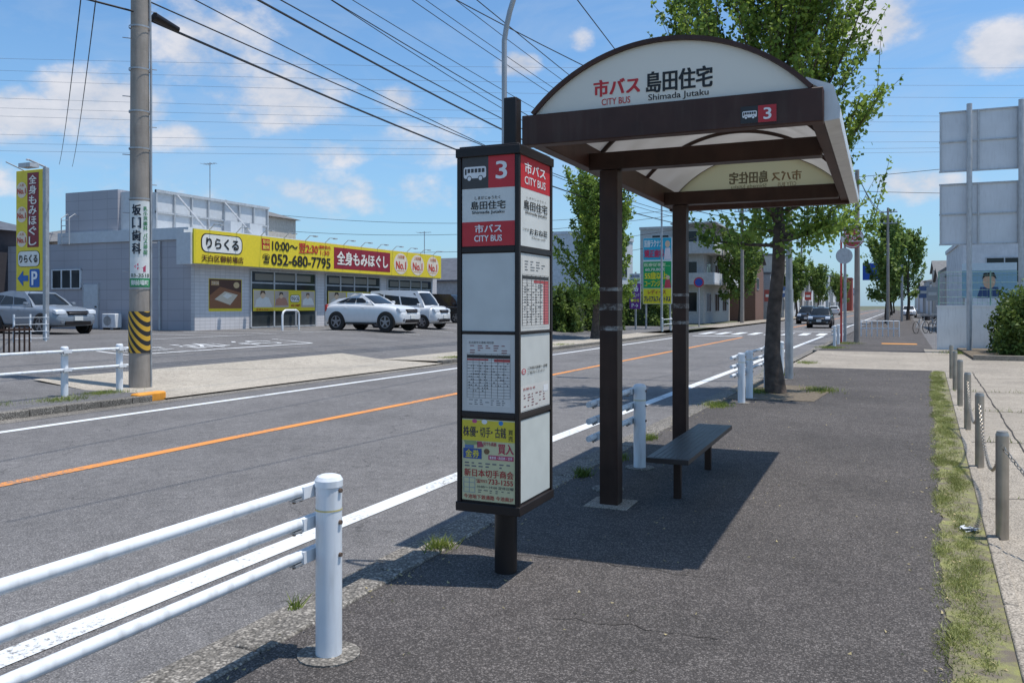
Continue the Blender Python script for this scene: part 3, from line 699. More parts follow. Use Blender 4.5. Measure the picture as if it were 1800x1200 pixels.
tree(-1.72,15.6,9.6,2.75,1.9,.135,30000,.060,'ginkgo street tree with rough trunk and dense bright green crown',3,nb=90,sig=.8,base=.32,shoots=9,sl=1.3)
tree(-12.2,37.4,8.2,1.9,1.9,.17,16000,.10,'ginkgo street tree across the road with broad green crown',5,nb=80,base=.28)
def T(x,y,H,cb,r_,seed,nl=4800,ls=.19,cone=.35): return tree(x+cv(y),y,H,cb,r_,.16,nl,ls,'small green ginkgo street tree with tall crown',seed,lm=leaf3,nb=40,cone=cone)
T(-14.3,84,9.3,2.4,2.5,11,cone=.15,nl=6000); T(-12.8,118,8.5,2.5,2.,13); T(-12.8,150,9,2.5,2.2,14); T(-12.8,200,9,2.5,2.6,15)
T(-1.15,81,10.6,2.3,2.5,16,cone=.6,nl=6000); T(.6,100,10.6,2.6,2.4,17,cone=.6); T(-1.7,125,9,2.5,2.0,18); T(-1.7,150,9,2.4,2.2,19); T(-1.7,190,9.5,2.4,2.6,20)

def bush(name,label,x0,x1,y0,y1,z0,z1,n,ls,lm=leaf2,cat='hedge'):
    cx,cy=(x0+x1)/2,(y0+y1)/2; t=thing(name,(cx,cy,z0),label,cat)
    core=MB(); vs=[];seg=10;ring=14
    for i in range(seg+1):
        for j in range(ring):
            th=math.pi/2*i/seg; ph=2*math.pi*j/ring
            ex=abs(math.cos(th))**.35*.80
            px=math.copysign(abs(math.cos(ph))**.4,math.cos(ph)); py=math.copysign(abs(math.sin(ph))**.4,math.sin(ph))
            vs.append((cx+px*ex*(x1-x0)/2,cy+py*ex*(y1-y0)/2,z0+math.sin(th)*(z1-z0)*.82))
    core.add(vs,[(i*ring+j,i*ring+(j+1)%ring,(i+1)*ring+(j+1)%ring,(i+1)*ring+j) for i in range(seg) for j in range(ring)],mat('hedge_core',(.03,.045,.014),1.),True)
    core.build('dark_core',t)  # solid dark dome filling the inside of the leaf shell
    c=[]
    for _ in range(n):
        ph=rng.uniform(0,2*math.pi); th=math.asin(rng.random()**.8); ex=abs(math.cos(th))**.35
        px=math.copysign(abs(math.cos(ph))**.4,math.cos(ph)); py=math.copysign(abs(math.sin(ph))**.4,math.sin(ph))
        k=.82+.18*rng.random()+.07*math.sin(ph*9)+.07*math.sin(th*11+ph*5)
        c.append((cx+px*ex*k*(x1-x0)/2+rng.normal()*.05,cy+py*ex*k*(y1-y0)/2+rng.normal()*.05,z0+math.sin(th)*k*(z1-z0)+rng.normal()*.09))
    leafmesh('foliage',c,ls,lm,t); return t
bush('bush','dense dark green bush beside the white wall',3.15,6.4,28.3,31.,0,2.0,15000,.07,cat='bush')
for i,(x0,x1,y0,y1,h) in enumerate([(-18.,-14.6,41,46,2.6),(-15.6,-14.2,46.5,49.5,2.2),(-19,-14.6,61.5,68,3.)]):
    bush('hedge','green clipped hedge across the road',x0,x1,y0,y1,0,h,9000,.13)

# ---------------------------------------------------------------- utility pole (left)
up=thing('utility_pole',(-12.9,11.8,0),'tall concrete utility pole with dentist sign and striped guard','utility pole')
px_,py_=-12.9,11.8
mb=MB(); mb.cyl((px_,py_,-.05),(px_,py_,13.5),.195,concrete,r2=.125,n=28); mb.build('shaft',up)
st=bpy.data.materials.new('black_yellow_stripes'); st.use_nodes=True; nt=st.node_tree; b=nt.nodes['Principled BSDF']; b.inputs['Roughness'].default_value=.5
tc=nt.nodes.new('ShaderNodeTexCoord'); sp=nt.nodes.new('ShaderNodeSeparateXYZ'); nt.links.new(tc.outputs['Object'],sp.inputs[0])
a=nt.nodes.new('ShaderNodeMath'); a.operation='MULTIPLY_ADD'; a.inputs[1].default_value=1.4; nt.links.new(sp.outputs[0],a.inputs[0]); nt.links.new(sp.outputs[2],a.inputs[2])
m5=nt.nodes.new('ShaderNodeMath'); m5.operation='MULTIPLY'; m5.inputs[1].default_value=5.6; nt.links.new(a.outputs[0],m5.inputs[0])
fr=nt.nodes.new('ShaderNodeMath'); fr.operation='FRACT'; nt.links.new(m5.outputs[0],fr.inputs[0])
gt=nt.nodes.new('ShaderNodeMath'); gt.operation='GREATER_THAN'; gt.inputs[1].default_value=.5; nt.links.new(fr.outputs[0],gt.inputs[0])
mx=nt.nodes.new('ShaderNodeMix'); mx.data_type='RGBA'; mx.inputs[6].default_value=(.02,.02,.02,1); mx.inputs[7].default_value=(.62,.36,.03,1); nt.links.new(gt.outputs[0],mx.inputs[0]); nt.links.new(mx.outputs[2],b.inputs['Base Color'])
mb=MB(); mb.cyl((px_,py_,.66),(px_,py_,1.44),.202,st,r2=.199,n=28,caps=False); mb.build('striped_guard',up)
exn=Vector((math.cos(rad(47.5)),math.sin(rad(47.5)),0)); en=exn.cross(Vector((0,0,1)))
sc=Vector((px_,py_,0))
els=[('r',228,357,262,505,'#e8ebe7',0),('v','坂口歯科',233,362,247,450,'#1c2838',.05),('v','乳小児歯科',250,366,257,408,'#2f8a58',.04),('v','バス停前',250,412,257,450,'#2f8a58',.04),
 ('r',228,454,262,488,'#eeeeea',.5),('p',[(236,470),(243,464),(243,468),(254,468),(254,479),(250,479),(250,472),(243,472),(243,476)],'#c84a6a',2),('t','03-3510',231,482,260,488,'#40604a',.04),('r',228,490,262,505,'#3d9a63',1),('t','御前場町',231,493,259,502,'#e8f0e8',.05)]
sign(up,'advertising_plate',sc-exn*.20+en*.185+Vector((0,0,1.9)),exn,.40,1.62,(228,357,262,505),els,off=.002,bend=.20,step=.002)
mb=MB()
for z in (1.86,3.55,4.5,5.2,6.0,6.8): mb.cyl((px_,py_,z),(px_,py_,z+.03),.195,galv,n=20,caps=False)
for i in range(10):
    z=2.2+i*.55; s=1 if i%2 else -1; mb.cyl((px_,py_,z),(px_+exn.x*.3*s,py_+exn.y*.3*s,z),.009,galv,n=6)
mb.build('step_bolts',up)
mb=MB(); mb.tube([(px_+.18,py_+.1,.0),(px_+.18,py_+.1,6.),(px_+.14,py_+.08,9)],.022,galv,n=8); mb.build('conduit_pipe',up)
mb=MB(); mb.box((px_-1.,py_-.05,10.3),(px_+1.,py_+.05,10.4),galv); mb.box((px_-1.,py_-.05,11.5),(px_+1.,py_+.05,11.6),galv); mb.build('crossarm',up)
mb=MB(); mb.cyl(sc+Vector((.15,.2,7.08)),sc+Vector((.20,.75,6.98)),.085,black,r2=.06,n=14); mb.build('cable_closure',up)

def upole(x,y,H,r,label,arms=True,steel=False):
    p=thing('utility_pole',(x,y,0),label,'utility pole','utility poles along the street')
    mb=MB(); mb.cyl((x,y,-.05),(x,y,H),r,galv if steel else concrete,r2=r*.65,n=18); mb.build('shaft',p)
    if arms:
        mb=MB()
        for z in (H-.4,H-1.3): mb.box((x-.7,y-.05,z),(x+.7,y+.05,z+.08),galv)
        for z in (H-.32,H-1.22):
            for dx in (-.6,-.3,.3,.6): mb.cyl((x+dx,y,z),(x+dx,y,z+.16),.035,white_paint,r2=.02,n=8)
        mb.build('crossarm',p)
    return p
upole(-12.9+cv(77),77,11.2,.18,'concrete utility pole with crossarms across the road')
upole(-.95,38.6,7.3,.13,'concrete utility pole beside the fire hydrant sign',False)
upole(-1.45,39.2,5.6,.07,'slim grey steel pole beside the sidewalk',False,True)
upole(-1.0+cv(75),75,9.5,.13,'concrete utility pole further along the sidewalk')
upole(-12.6,52,9.,.08,'slim grey steel pole at the corner',False,True)
upole(-12.9+cv(125),125,11,.17,'distant concrete utility pole')
sl=thing('street_lamp',(-1.80,18.75,0),'tapered grey steel street lamp pole beside the tree','street lamp')
mb=MB(); mb.cyl((-1.8,18.75,0),(-1.8,18.75,1.9),.085,galv,n=18); mb.cyl((-1.8,18.75,1.9),(-1.8,18.75,8.2),.07,galv,r2=.05,n=18); mb.tube([(-1.8,18.75,8.1),(-2.3,18.75,8.8),(-3.4,18.75,9.1)],.035,galv); mb.box((-1.84,18.655,.5),(-1.76,18.69,1.),galv); mb.build('pole',sl)
mb=MB(); mb.box((-4.1,18.65,9.02),(-3.35,18.85,9.16),grey_al); mb.build('lamp_head',sl,bevel=.03)

hy=thing('fire_hydrant_sign',(-1.55,37.8,0),'red pole with round red and white fire hydrant sign','sign')
hx,hyy=-1.55,37.8
mb=MB(); mb.cyl((hx,hyy,0),(hx,hyy,4.3),.04,redp,n=12); mb.tube([(hx,hyy,4.2),(hx+.02,hyy,4.7),(hx+.12,hyy,4.85),(hx+.45,hyy,4.88)],.026,redp); mb.build('pole',hy)
mb=MB(); mb.cyl((hx+.45,hyy-.06,4.35),(hx+.45,hyy-.03,4.35),.43,redp,n=36); mb.build('sign_plate',hy)
mb=MB(); mb.cyl((hx+.12,hyy-.06,3.62),(hx+.12,hyy-.05,3.62),.33,grey_al,n=30); mb.cyl((hx+.12,hyy-.05,3.62),(hx,hyy-.0,3.62),.03,galv,n=8); mb.build('round_sign_back',hy)
sign(hy,'lettering',(hx,hyy-.061,3.9),(1,0,0),.9,.9,(0,0,90,90),[('e',5,5,85,85,'#d8d0cc',1),('e',10,10,80,80,'#b8484a',1.5),('r',1,32,89,60,'#ece8e4',2),('t','消火栓',12,35,78,57,'#b8323a',.05,4)],off=.002,step=.004)
rs=thing('road_sign',(-13.,60,0),'round red and blue no parking sign on a pole','sign')
cx=-13.+cv(60); mb=MB(); mb.cyl((cx,60,0),(cx,60,3.6),.04,galv,n=10); mb.build('pole',rs)
mb=MB(); mb.cyl((cx,59.93,3.2),(cx,59.95,3.2),.36,smat('#c83038'),n=28); mb.cyl((cx,59.925,3.2),(cx,59.93,3.2),.27,smat('#2a50a8'),n=28); mb.build('sign_plate',rs)
gs=thing('direction_sign',(-1.,92,0),'blue direction sign board above the far road','sign')
cx=-.8+cv(92)-1.2; mb=MB(); mb.cyl((cx+2,92,0),(cx+2,92,5.6),.12,galv,n=10); mb.tube([(cx+2,92,5.2),(cx-1,92,5.4)],.06,galv); mb.build('pole',gs); mb=MB(); mb.box((cx-1.6,91.8,4.1),(cx+.2,91.86,5.8),smat('#2558b8')); mb.build('sign_plate',gs)

# ---------------------------------------------------------------- billboards (right)
sheet=mat('sheet_back',(.66,.69,.72),.6,var=.05,scale=2,dirt=.1)
bb=thing('billboard',(2.67,31.8,0),'grey steel backs of two stacked billboards on tall posts','billboard')
def bpanel(par,x0,x1,z0,z1,xs):
    mb=MB(); mb.box((x0,31.9,z0),(x1,31.96,z1),sheet); p=mb.build('panel',par)
    mb=MB()
    for i in range(3): z=z0+(z1-z0)*(i/2); mb.box((x0-.02,31.86,z-.025),(x1+.02,31.898,z+.025),grey_al)
    for x in xs: mb.box((x-.025,31.85,z0-.02),(x+.025,31.888,z1+.02),grey_al)
    mb.build('panel_frame',par)
for z0,z1 in ((6.05,8.05),(3.6,5.62)): bpanel(bb,1.80,4.10,z0,z1,(1.82,2.95,4.08))
for x in (2.67,4.16): 
    mb=MB(); mb.cyl((x,31.72,0),(x,31.72,8.25),.085,grey_al,n=16); mb.build('post',bb)
bb2=thing('billboard',(5.6,31.4,0),'grey steel back of a second billboard on posts','billboard')
for z0,z1 in ((6.1,8.3),(3.5,5.6)): bpanel(bb2,4.30,7.0,z0,z1,(4.32,5.6,6.98))
mb=MB(); mb.cyl((5.6,31.72,0),(5.6,31.72,8.3),.085,grey_al,n=16); mb.build('post',bb2)
wl=MB(); wwall=mat('white_rendered_wall',(.88,.87,.84),.8,var=.05,scale=2,dirt=.15)
wl.box((1.8,33.2,-.1),(10,33.45,1.5),wwall); wl.box((1.78,33.18,1.5),(10.02,33.47,1.56),wwall)
wl.build('wall',loc=(4,33.3,0),label='low white rendered wall at the end of the forecourt',category='wall')
fn=thing('fence',(5,33.3,1.56),'green wire fence standing on the white wall','fence')
gr=mat('green_fence_paint',(.22,.36,.30),.6)
for i in range(6):
    mb=MB(); x=1.85+i*1.6; mb.cyl((x,33.32,1.55),(x,33.32,2.75),.025,gr,n=8); mb.build('post',fn)
mb=MB()
for z in (1.65,1.85,2.1,2.35,2.6,2.72): mb.tube([(1.85,33.32,z),(9.9,33.32,z)],.008,gr,n=5)
for i in range(54): x=1.85+i*.15; mb.tube([(x,33.33,1.57),(x,33.33,2.72)],.005,gr,n=4)
mb.build('mesh_panel',fn)
mb=MB(); mb.box((2.4,27.2,0),(9,27.4,.14),conc_pale); mb.box((2.4,27.4,0),(9,33.1,.08),soil); meta(mb.build('planter_bed'),kind='structure')

# ---------------------------------------------------------------- buildings
def building(name,label,x0,y0,x1,y1,h,wall,roof='flat',roofm=None,wins=(),z0=0,cat='building',oh=.3,rh=1.6,ridge='x'):
    t=thing(name,((x0+x1)/2,(y0+y1)/2,z0),label,cat)
    mb=MB(); mb.box((x0,y0,z0-.15),(x1,y1,z0+h),wall); mb.build('wall',t)
    rm=roofm or mat('grey_roof',(.17,.17,.18),.8)
    mb=MB()
    if roof=='flat':
        mb.box((x0-.08,y0-.08,z0+h),(x1+.08,y1+.08,z0+h+.25),roofm or wall)
    elif roof=='gable':
        zt=z0+h; 
        if ridge=='x':
            ym=(y0+y1)/2; P=[(y0-oh,zt-.05),(ym,zt+rh),(y1+oh,zt-.05),(y1+oh,zt+.05),(ym,zt+rh+.15),(y0-oh,zt+.05)]
            mb.prism([(y0,zt),(ym,zt+rh-.1),(y1,zt)],wall,lambda p:(x0+.01,p[0],p[1]),lambda p:(x1-.01,p[0],p[1]))
            for Q in ([P[0],P[1],P[4],P[5]],[P[1],P[2],P[3],P[4]]): mb.prism(Q,rm,lambda p:(x0-oh,p[0],p[1]),lambda p:(x1+oh,p[0],p[1]))
    elif roof=='hip':
        zt=z0+h; a=min(x1-x0,y1-y0)/2
        vs=[(x0-oh,y0-oh,zt),(x1+oh,y0-oh,zt),(x1+oh,y1+oh,zt),(x0-oh,y1+oh,zt)]
        if x1-x0>=y1-y0: vs+=[(x0+a,(y0+y1)/2,zt+rh),(x1-a,(y0+y1)/2,zt+rh)]; fs=[(0,1,5,4),(1,2,5),(2,3,4,5),(3,0,4),(3,2,1,0)]
        else: vs+=[((x0+x1)/2,y0+a,zt+rh),((x0+x1)/2,y1-a,zt+rh)]; fs=[(0,1,4),(1,2,5,4),(2,3,5),(3,0,4,5),(3,2,1,0)]
        mb.add(vs,fs,rm)
    mb.build('roof',t)
    for (side,a,zb,w,hh) in wins:
        mb=MB(); fr=.06
        if side=='-Y':
            mb.box((a,y0-.03,z0+zb),(a+w,y0+.02,z0+zb+hh),glass); mb.box((a-fr,y0-.06,z0+zb-fr),(a+w+fr,y0-.005,z0+zb),grey_al); mb.box((a-fr,y0-.06,z0+zb+hh),(a+w+fr,y0-.005,z0+zb+hh+fr),grey_al)
            for xx in (a-fr,a+w/2-fr/2,a+w): mb.box((xx,y0-.058,z0+zb),(xx+fr,y0-.004,z0+zb+hh),grey_al)
        else:
            mb.box((x1-.02,a,z0+zb),(x1+.03,a+w,z0+zb+hh),glass); mb.box((x1+.005,a-fr,z0+zb-fr),(x1+.06,a+w+fr,z0+zb),grey_al); mb.box((x1+.005,a-fr,z0+zb+hh),(x1+.06,a+w+fr,z0+zb+hh+fr),grey_al)
            for yy in (a-fr,a+w/2-fr/2,a+w): mb.box((x1+.004,yy,z0+zb),(x1+.058,yy+fr,z0+zb+hh),grey_al)
        mb.build('window',t)
    return t
def tilew(name,col,sx,sz,mort):
    m=bpy.data.materials.new(name); m.use_nodes=True; nt=m.node_tree; N=nt.nodes.new; b=nt.nodes['Principled BSDF']; b.inputs['Roughness'].default_value=.6
    g=N('ShaderNodeNewGeometry'); sp=N('ShaderNodeSeparateXYZ'); nt.links.new(g.outputs['Position'],sp.inputs[0]); ad=N('ShaderNodeMath'); nt.links.new(sp.outputs[0],ad.inputs[0]); nt.links.new(sp.outputs[1],ad.inputs[1])
    cb=N('ShaderNodeCombineXYZ'); nt.links.new(ad.outputs[0],cb.inputs[0]); nt.links.new(sp.outputs[2],cb.inputs[1])
    br=N('ShaderNodeTexBrick'); br.offset=0; br.inputs['Scale'].default_value=1; br.inputs['Brick Width'].default_value=sx; br.inputs['Row Height'].default_value=sz; br.inputs['Mortar Size'].default_value=mort
    br.inputs['Color1'].default_value=(*col,1); br.inputs['Color2'].default_value=(*[c*.93 for c in col],1); br.inputs['Mortar'].default_value=(*[c*.7 for c in col],1)
    nt.links.new(cb.outputs[0],br.inputs['Vector']); 
    n=N('ShaderNodeTexNoise'); n.inputs['Scale'].default_value=.6; n.inputs['Detail'].default_value=6; mr=N('ShaderNodeMapRange'); mr.inputs[3].default_value=.85; mr.inputs[4].default_value=1.15; nt.links.new(g.outputs['Position'],n.inputs['Vector']); nt.links.new(n.outputs['Fac'],mr.inputs[0])
    sc_=N('ShaderNodeVectorMath'); sc_.operation='SCALE'; nt.links.new(br.outputs['Color'],sc_.inputs[0]); nt.links.new(mr.outputs[0],sc_.inputs['Scale']); nt.links.new(sc_.outputs[0],b.inputs['Base Color']); M[name]=m; return m
wallA=tilew('grey_panel_wall',(.42,.405,.43),.9,.45,.012)
wallB=tilew('white_tile_wall',(.62,.60,.60),.3,.15,.010)
metal=mat('parapet_sheet',(.54,.56,.58),.5,var=.06)
Z0=.5
ms_=thing('massage_shop',(-26.6,27,Z0),'single-storey pale grey shop with long yellow massage sign and parapet','shop building')
mb=MB(); mb.box((-26.6,27,Z0-.2),(-26.4,48,3.35),wallB); mb.box((-40,27.0,Z0-.2),(-26.602,48,4.35),wallA); mb.build('wall',ms_)
mb=MB(); mb.box((-26.6,26.2,3.25),(-25.83,47.5,4.55),metal); mb.box((-26.6,26.2,4.55),(-26.2,47.4,4.68),metal); mb.build('canopy',ms_)
mb=MB(); mb.box((-34.5,26.9,4.35),(-26.65,48,4.85),metal); mb.box((-34.3,27.15,4.85),(-31.0,33,6.7),wallA)
mb.box((-29.2,27.4,4.85),(-29.08,34.7,6.5),metal); mb.box((-31.,27.3,4.85),(-29.2,27.42,6.6),metal)
for i in range(8): y=27.4+i*1.04; mb.box((-29.078,y,4.85),(-28.98,y+.07,6.62),grey_al)
mb.box((-29.06,27.4,6.5),(-28.96,34.8,6.62),grey_al); mb.box((-29.06,27.4,5.6),(-28.99,34.8,5.68),grey_al)
mb.tube([(-28.98,31.6,6.5),(-27.3,31.6,4.9)],.04,grey_al,n=6); mb.tube([(-28.98,28.6,6.5),(-27.3,28.6,4.9)],.04,grey_al,n=6)
mb.build('roof',ms_)
for y in (30.8,32.1):
    mb=MB(); mb.box((-28.3,y,4.86),(-27.9,y+.9,5.5),metal); mb.build('rooftop_air_conditioner',ms_)
mb=MB(); mb.box((-25.83,26.3,3.28),(-25.75,47.4,4.70),smat('#ecd832')); mb.build('sign_backing',ms_)
Yb='#f6dc30'; 
def no1(x,w): return [('e',x,.08,x+w,1.32,'#f6e6d0',1.4),('t','人気実績',x+w*.25,.2,x+w*.75,.40,'#d8783a',.02),('t','No.1',x+w*.14,.56,x+w*.86,1.02,'#d8402a',.06),('r',x+w*.2,1.1,x+w*.8,1.14,'#e0a060',2)]
els=[('r',0,0,20.9,1.4,Yb,0),('p',rrect(.28,.13,2.75,.93,.3),'#3a3020',1),('p',rrect(.34,.17,2.69,.89,.27),'#f4f2ea',2),('t','りらくる',.55,.3,2.5,.76,'#221c14',.06,4),('t','天白区御前場店',.3,1.02,2.8,1.31,'#5a2a18',.035),
 ('r',4.,.10,4.55,.62,'#c03028'),('t','年中',4.06,.14,4.5,.34,'#fbe85a',.04),('t','無休',4.06,.38,4.5,.58,'#fbe85a',.04),
 ('t','10:00〜',4.7,.16,6.55,.58,'#2a2418',.05),('t','翌2:30',6.65,.12,8.15,.60,'#c8352a',.05),('t','(最終受付)',8.2,.12,9.2,.32,'#c8352a',.04),('t','1:30',8.35,.38,9.1,.60,'#c8352a',.04),
 ('t','☎',4.05,.78,4.55,1.22,'#2a2418',.02),('t','052-680-7795',4.65,.74,9.2,1.26,'#2a2418',.06),
 ('r',9.5,.14,14.9,1.24,'#9c2030'),('t','全身もみほぐし',9.75,.32,14.65,1.04,'#fbf6ea',.05),*no1(15.3,1.55),*no1(17.2,1.6),*no1(19.15,1.5)]
sign(ms_,'sign_face',(-25.75,26.4,3.29),(0,1,0),20.9,1.40,(0,0,20.9,1.4),els,off=.003,step=.006,label='long yellow shop sign with phone number')
for i in range(13):
    y=27.2+i*1.6; mb=MB(); mb.tube([(-25.8,y,4.7),(-25.5,y,4.95),(-25.2,y,4.93)],.018,grey_al,n=6); mb.box((-25.25,y-.1,4.88),(-25.08,y+.1,4.93),grey_al); mb.build('sign_lamp',ms_)
def shopwin(y0,y1,z0,z1,n,name='window'):
    mb=MB(); mb.box((-26.42,y0,z0),(-26.38,y1,z1),shopglass)
    for i in range(n+1): y=y0+(y1-y0)*i/n; mb.box((-26.40,y-.04,z0),(-26.33,y+.04,z1),grey_al)
    for z in (z0,z1-.55,z1): mb.box((-26.398,y0,z-.03),(-26.34,y1,z+.03),grey_al)
    mb.box((-26.41,y0+.3,z1-.42),(-26.372,y1-.4,z1-.12),smat('#8a8478'))
    return mb.build(name,ms_)
shopwin(30.4,35.2,.55,3.15,3); shopwin(36.05,41.2,.55,3.15,4); shopwin(42,47.2,.9,3.1,4)
def photo_person(x,y,s,c1,c2): return [('p',[(x-60*s,y+44*s),(x-50*s,y+8*s),(x-10*s,y-8*s),(x+40*s,y),(x+66*s,y+44*s)],c1,1.3),('e',x-22*s,y-30*s,x+14*s,y+4*s,'#e8c4a0',1.8),('p',[(x-24*s,y-12*s),(x-18*s,y-34*s),(x+10*s,y-34*s),(x+16*s,y-16*s),(x-4*s,y-26*s)],c2,2.2)]
els=[('r',0,0,460,98,'#f6dc30',0),('r',4,4,146,82,'#d8c8b4'),*photo_person(70,38,.95,'#e8e4dc','#5a3c28'),('r',150,4,252,82,'#c8b4a4'),*photo_person(200,38,.78,'#c08870','#3a2a20'),
 ('p',rrect(264,22,338,58,14),'#3a3020',2),('p',rrect(266,24,336,56,13),'#f6f2e8',2.4),('t','りらくる',273,30,329,50,'#2a2218',.05,4),('r',350,4,456,82,'#d0c0b0'),*photo_person(404,38,.75,'#f0ece4','#6a4a34'),('t','全身もみほぐし',20,86,140,96,'#c03028',.03),('t','60分 2,980円',270,66,340,80,'#c03028',.03)]
sign(ms_,'window_poster',(-26.33,30.5,1.3),(0,1,0),4.6,1.0,(0,0,460,98),els,off=.002,step=.004,label='yellow window poster with massage photos')
els=[('r',0,0,460,98,'#f6dc30',0),('r',4,4,150,82,'#d4c0a8'),*photo_person(74,38,.95,'#e0d8cc','#4a3424'),('r',160,4,300,82,'#ece8e0'),('t','りらくる',176,30,284,56,'#2a2218',.05,4),('r',310,4,456,82,'#bca490'),*photo_person(380,38,.95,'#d8c0a8','#3a2a20')]
sign(ms_,'window_poster',(-26.33,36.2,1.3),(0,1,0),4.9,1.0,(0,0,460,98),els,off=.002,step=.004,label='yellow window poster with massage photos')
sign(ms_,'wall_poster',(-26.398,27.8,1.3),(0,1,0),2.05,1.42,(0,0,60,57),[('r',0,0,60,57,'#f6dc30',0),('r',1,1,59,52,'#5a3422'),('p',[(1,30),(20,14),(59,24),(59,52),(1,52)],'#96603c',1.5),('p',[(10,36),(28,22),(52,28),(38,46)],'#e0d0b8',2),('p',[(24,30),(32,25),(42,29),(33,35)],'#f4ece0',2.4),('e',44,5,55,16,'#e0c090',2),('r',4,4,18,12,'#c8a070',1.8),('t','りらくる',6,5,17,10,'#fff4e0',.03)],off=.002,step=.004)
mb=MB(); mb.box((-34.9,26.95,2.35),(-33.1,27.02,3.15),shopglass); 
for x in (-34.95,-34.33,-33.72,-33.12): mb.box((x,26.92,2.3),(x+.06,26.99,3.2),white_paint)
for z in (2.3,3.15): mb.box((-34.95,26.925,z),(-33.06,26.985,z+.05),white_paint)
mb.build('window',ms_)
mb=MB(); mb.box((-32.9,26.95,.55),(-32.0,27.01,2.5),metal); mb.box((-32.95,26.93,.55),(-32.9,27.0,2.55),grey_al); mb.box((-32.0,26.93,.55),(-31.95,27.0,2.55),grey_al); mb.cyl((-32.1,26.95,1.5),(-32.1,26.88,1.5),.03,black,n=8); mb.build('door',ms_)
mb=MB()
for x in (-34.0,-33.5): mb.tube([(x,26.7,4.3),(x,26.7,5.5),(x,27.0,5.7),(x,27.3,5.5)],.025,grey_al,n=6)
for i in range(5): mb.tube([(-34.,26.7,4.4+i*.25),(-33.5,26.7,4.4+i*.25)],.016,grey_al,n=6)
mb.build('roof_ladder',ms_)
mb=MB(); mb.cyl((-28.3,26.93,.5),(-28.3,26.93,4.3),.05,grey_al,n=8); mb.build('downpipe',ms_)
acu=thing('air_conditioner_unit',(-30.6,26.6,.5),'white outdoor air conditioner unit beside the grey wall','air conditioner')
mb=MB(); mb.box((-31.1,26.4,.58),(-30.3,26.75,1.2),white_paint); mb.build('casing',acu,bevel=.03); mb=MB(); mb.cyl((-30.78,26.405,.89),(-30.78,26.398,.89),.22,galv,n=24); mb.build('fan_grille',acu)
for x in (-31.05,-30.45): mb=MB(); mb.box((x,26.42,.5),(x+.1,26.7,.582),black); mb.build('foot',acu)
ab=MB(); hy0=28.7; pts=[(-23.2,hy0,.45),(-23.2,hy0,1.15),(-23.2,hy0+.06,1.28),(-23.2,hy0+.2,1.35),(-23.2,hy0+.9,1.35),(-23.2,hy0+1.04,1.28),(-23.2,hy0+1.1,1.15),(-23.2,hy0+1.1,.45)]
ab.tube(pts,.045,white_paint,n=10); ab.build('arch_barrier',loc=(-23.2,hy0+.5,.5),label='white steel hoop barrier on the parking lot',category='barrier')

py=thing('pylon_sign',(-24,17.9,.5),'tall yellow pylon sign with red vertical lettering and parking arrow','sign')
mb=MB(); mb.box((-24.62,17.76,2.0),(-23.42,17.86,5.72),smat('#e6cf30')); mb.build('cabinet',py,bevel=.015)
mb=MB(); mb.box((-23.40,17.74,.3),(-23.27,17.86,5.75),galv); mb.tube([(-23.3,17.8,5.75),(-23.3,17.2,5.9),(-23.1,17.,5.85)],.03,grey_al); mb.box((-23.2,16.8,5.6),(-22.7,17.1,5.72),grey_al); mb.tube([(-24.3,17.8,5.72),(-24.3,17.2,5.9)],.02,grey_al);mb.build('post',py)
els=[('r',30,303,88,512,Yb,0),('r',55,307,80,437,'#8e1f2c'),('v','全身もみほぐし',59,310,76,435,'#fbf4e8',.05)]
for y in (322,365,408): els+=[('e',31,y,54,y+28,'#f7e3c8',1.2),('t','人気',38,y+3,48,y+8,'#e0783a',.01),('t','No.1',33,y+11,52,y+21,'#e0502a',.05)]
els+=[('p',rrect(34,443,82,471,8),'#3a3020',1),('p',rrect(35,444,81,470,7),'#f6f2ea',2),('t','りらくる',38,450,78,464,'#221c14',.05,4),('p',[(33,491),(46,477),(46,486),(57,486),(57,496),(46,496),(46,505)],'#2468b8',1.5),('p',rrect(60,475,82,507,3),'#2468b8',1.5),('t','P',65,479,78,503,'#ffffff',.06)]
sign(py,'sign_face',(-24.61,17.76,2.02),(1,0,0),1.18,3.68,(30,303,88,512),els,off=.003,step=.006)

fe=thing('fence',(-22.5,16.8,.4),'white tubular fence at the lot edge','fence'); 
for i in range(3): mb=MB(); mb.box((-22.6,16.2+i*.5,.45),(-22.56,16.24+i*.5,1.3),white_paint); mb.build('post',fe)
mb=MB()
for z in (.6,.8,1.0,1.2): mb.box((-22.555,16.2,z),(-22.54,17.3,z+.015),white_paint)
mb.build('railing',fe)
fe=thing('fence',(-18.9,13,.1),'dark brown picket fence at the lot edge','fence'); mb=MB()
for i in range(16): mb.box((-18.9,12.+i*.13,.3),(-18.87,12.03+i*.13,1.05),brown)
mb.box((-18.865,12.,.95),(-18.84,14.,1.0),brown); mb.box((-18.865,12.,.36),(-18.84,14.,.41),brown); mb.build('pickets',fe)

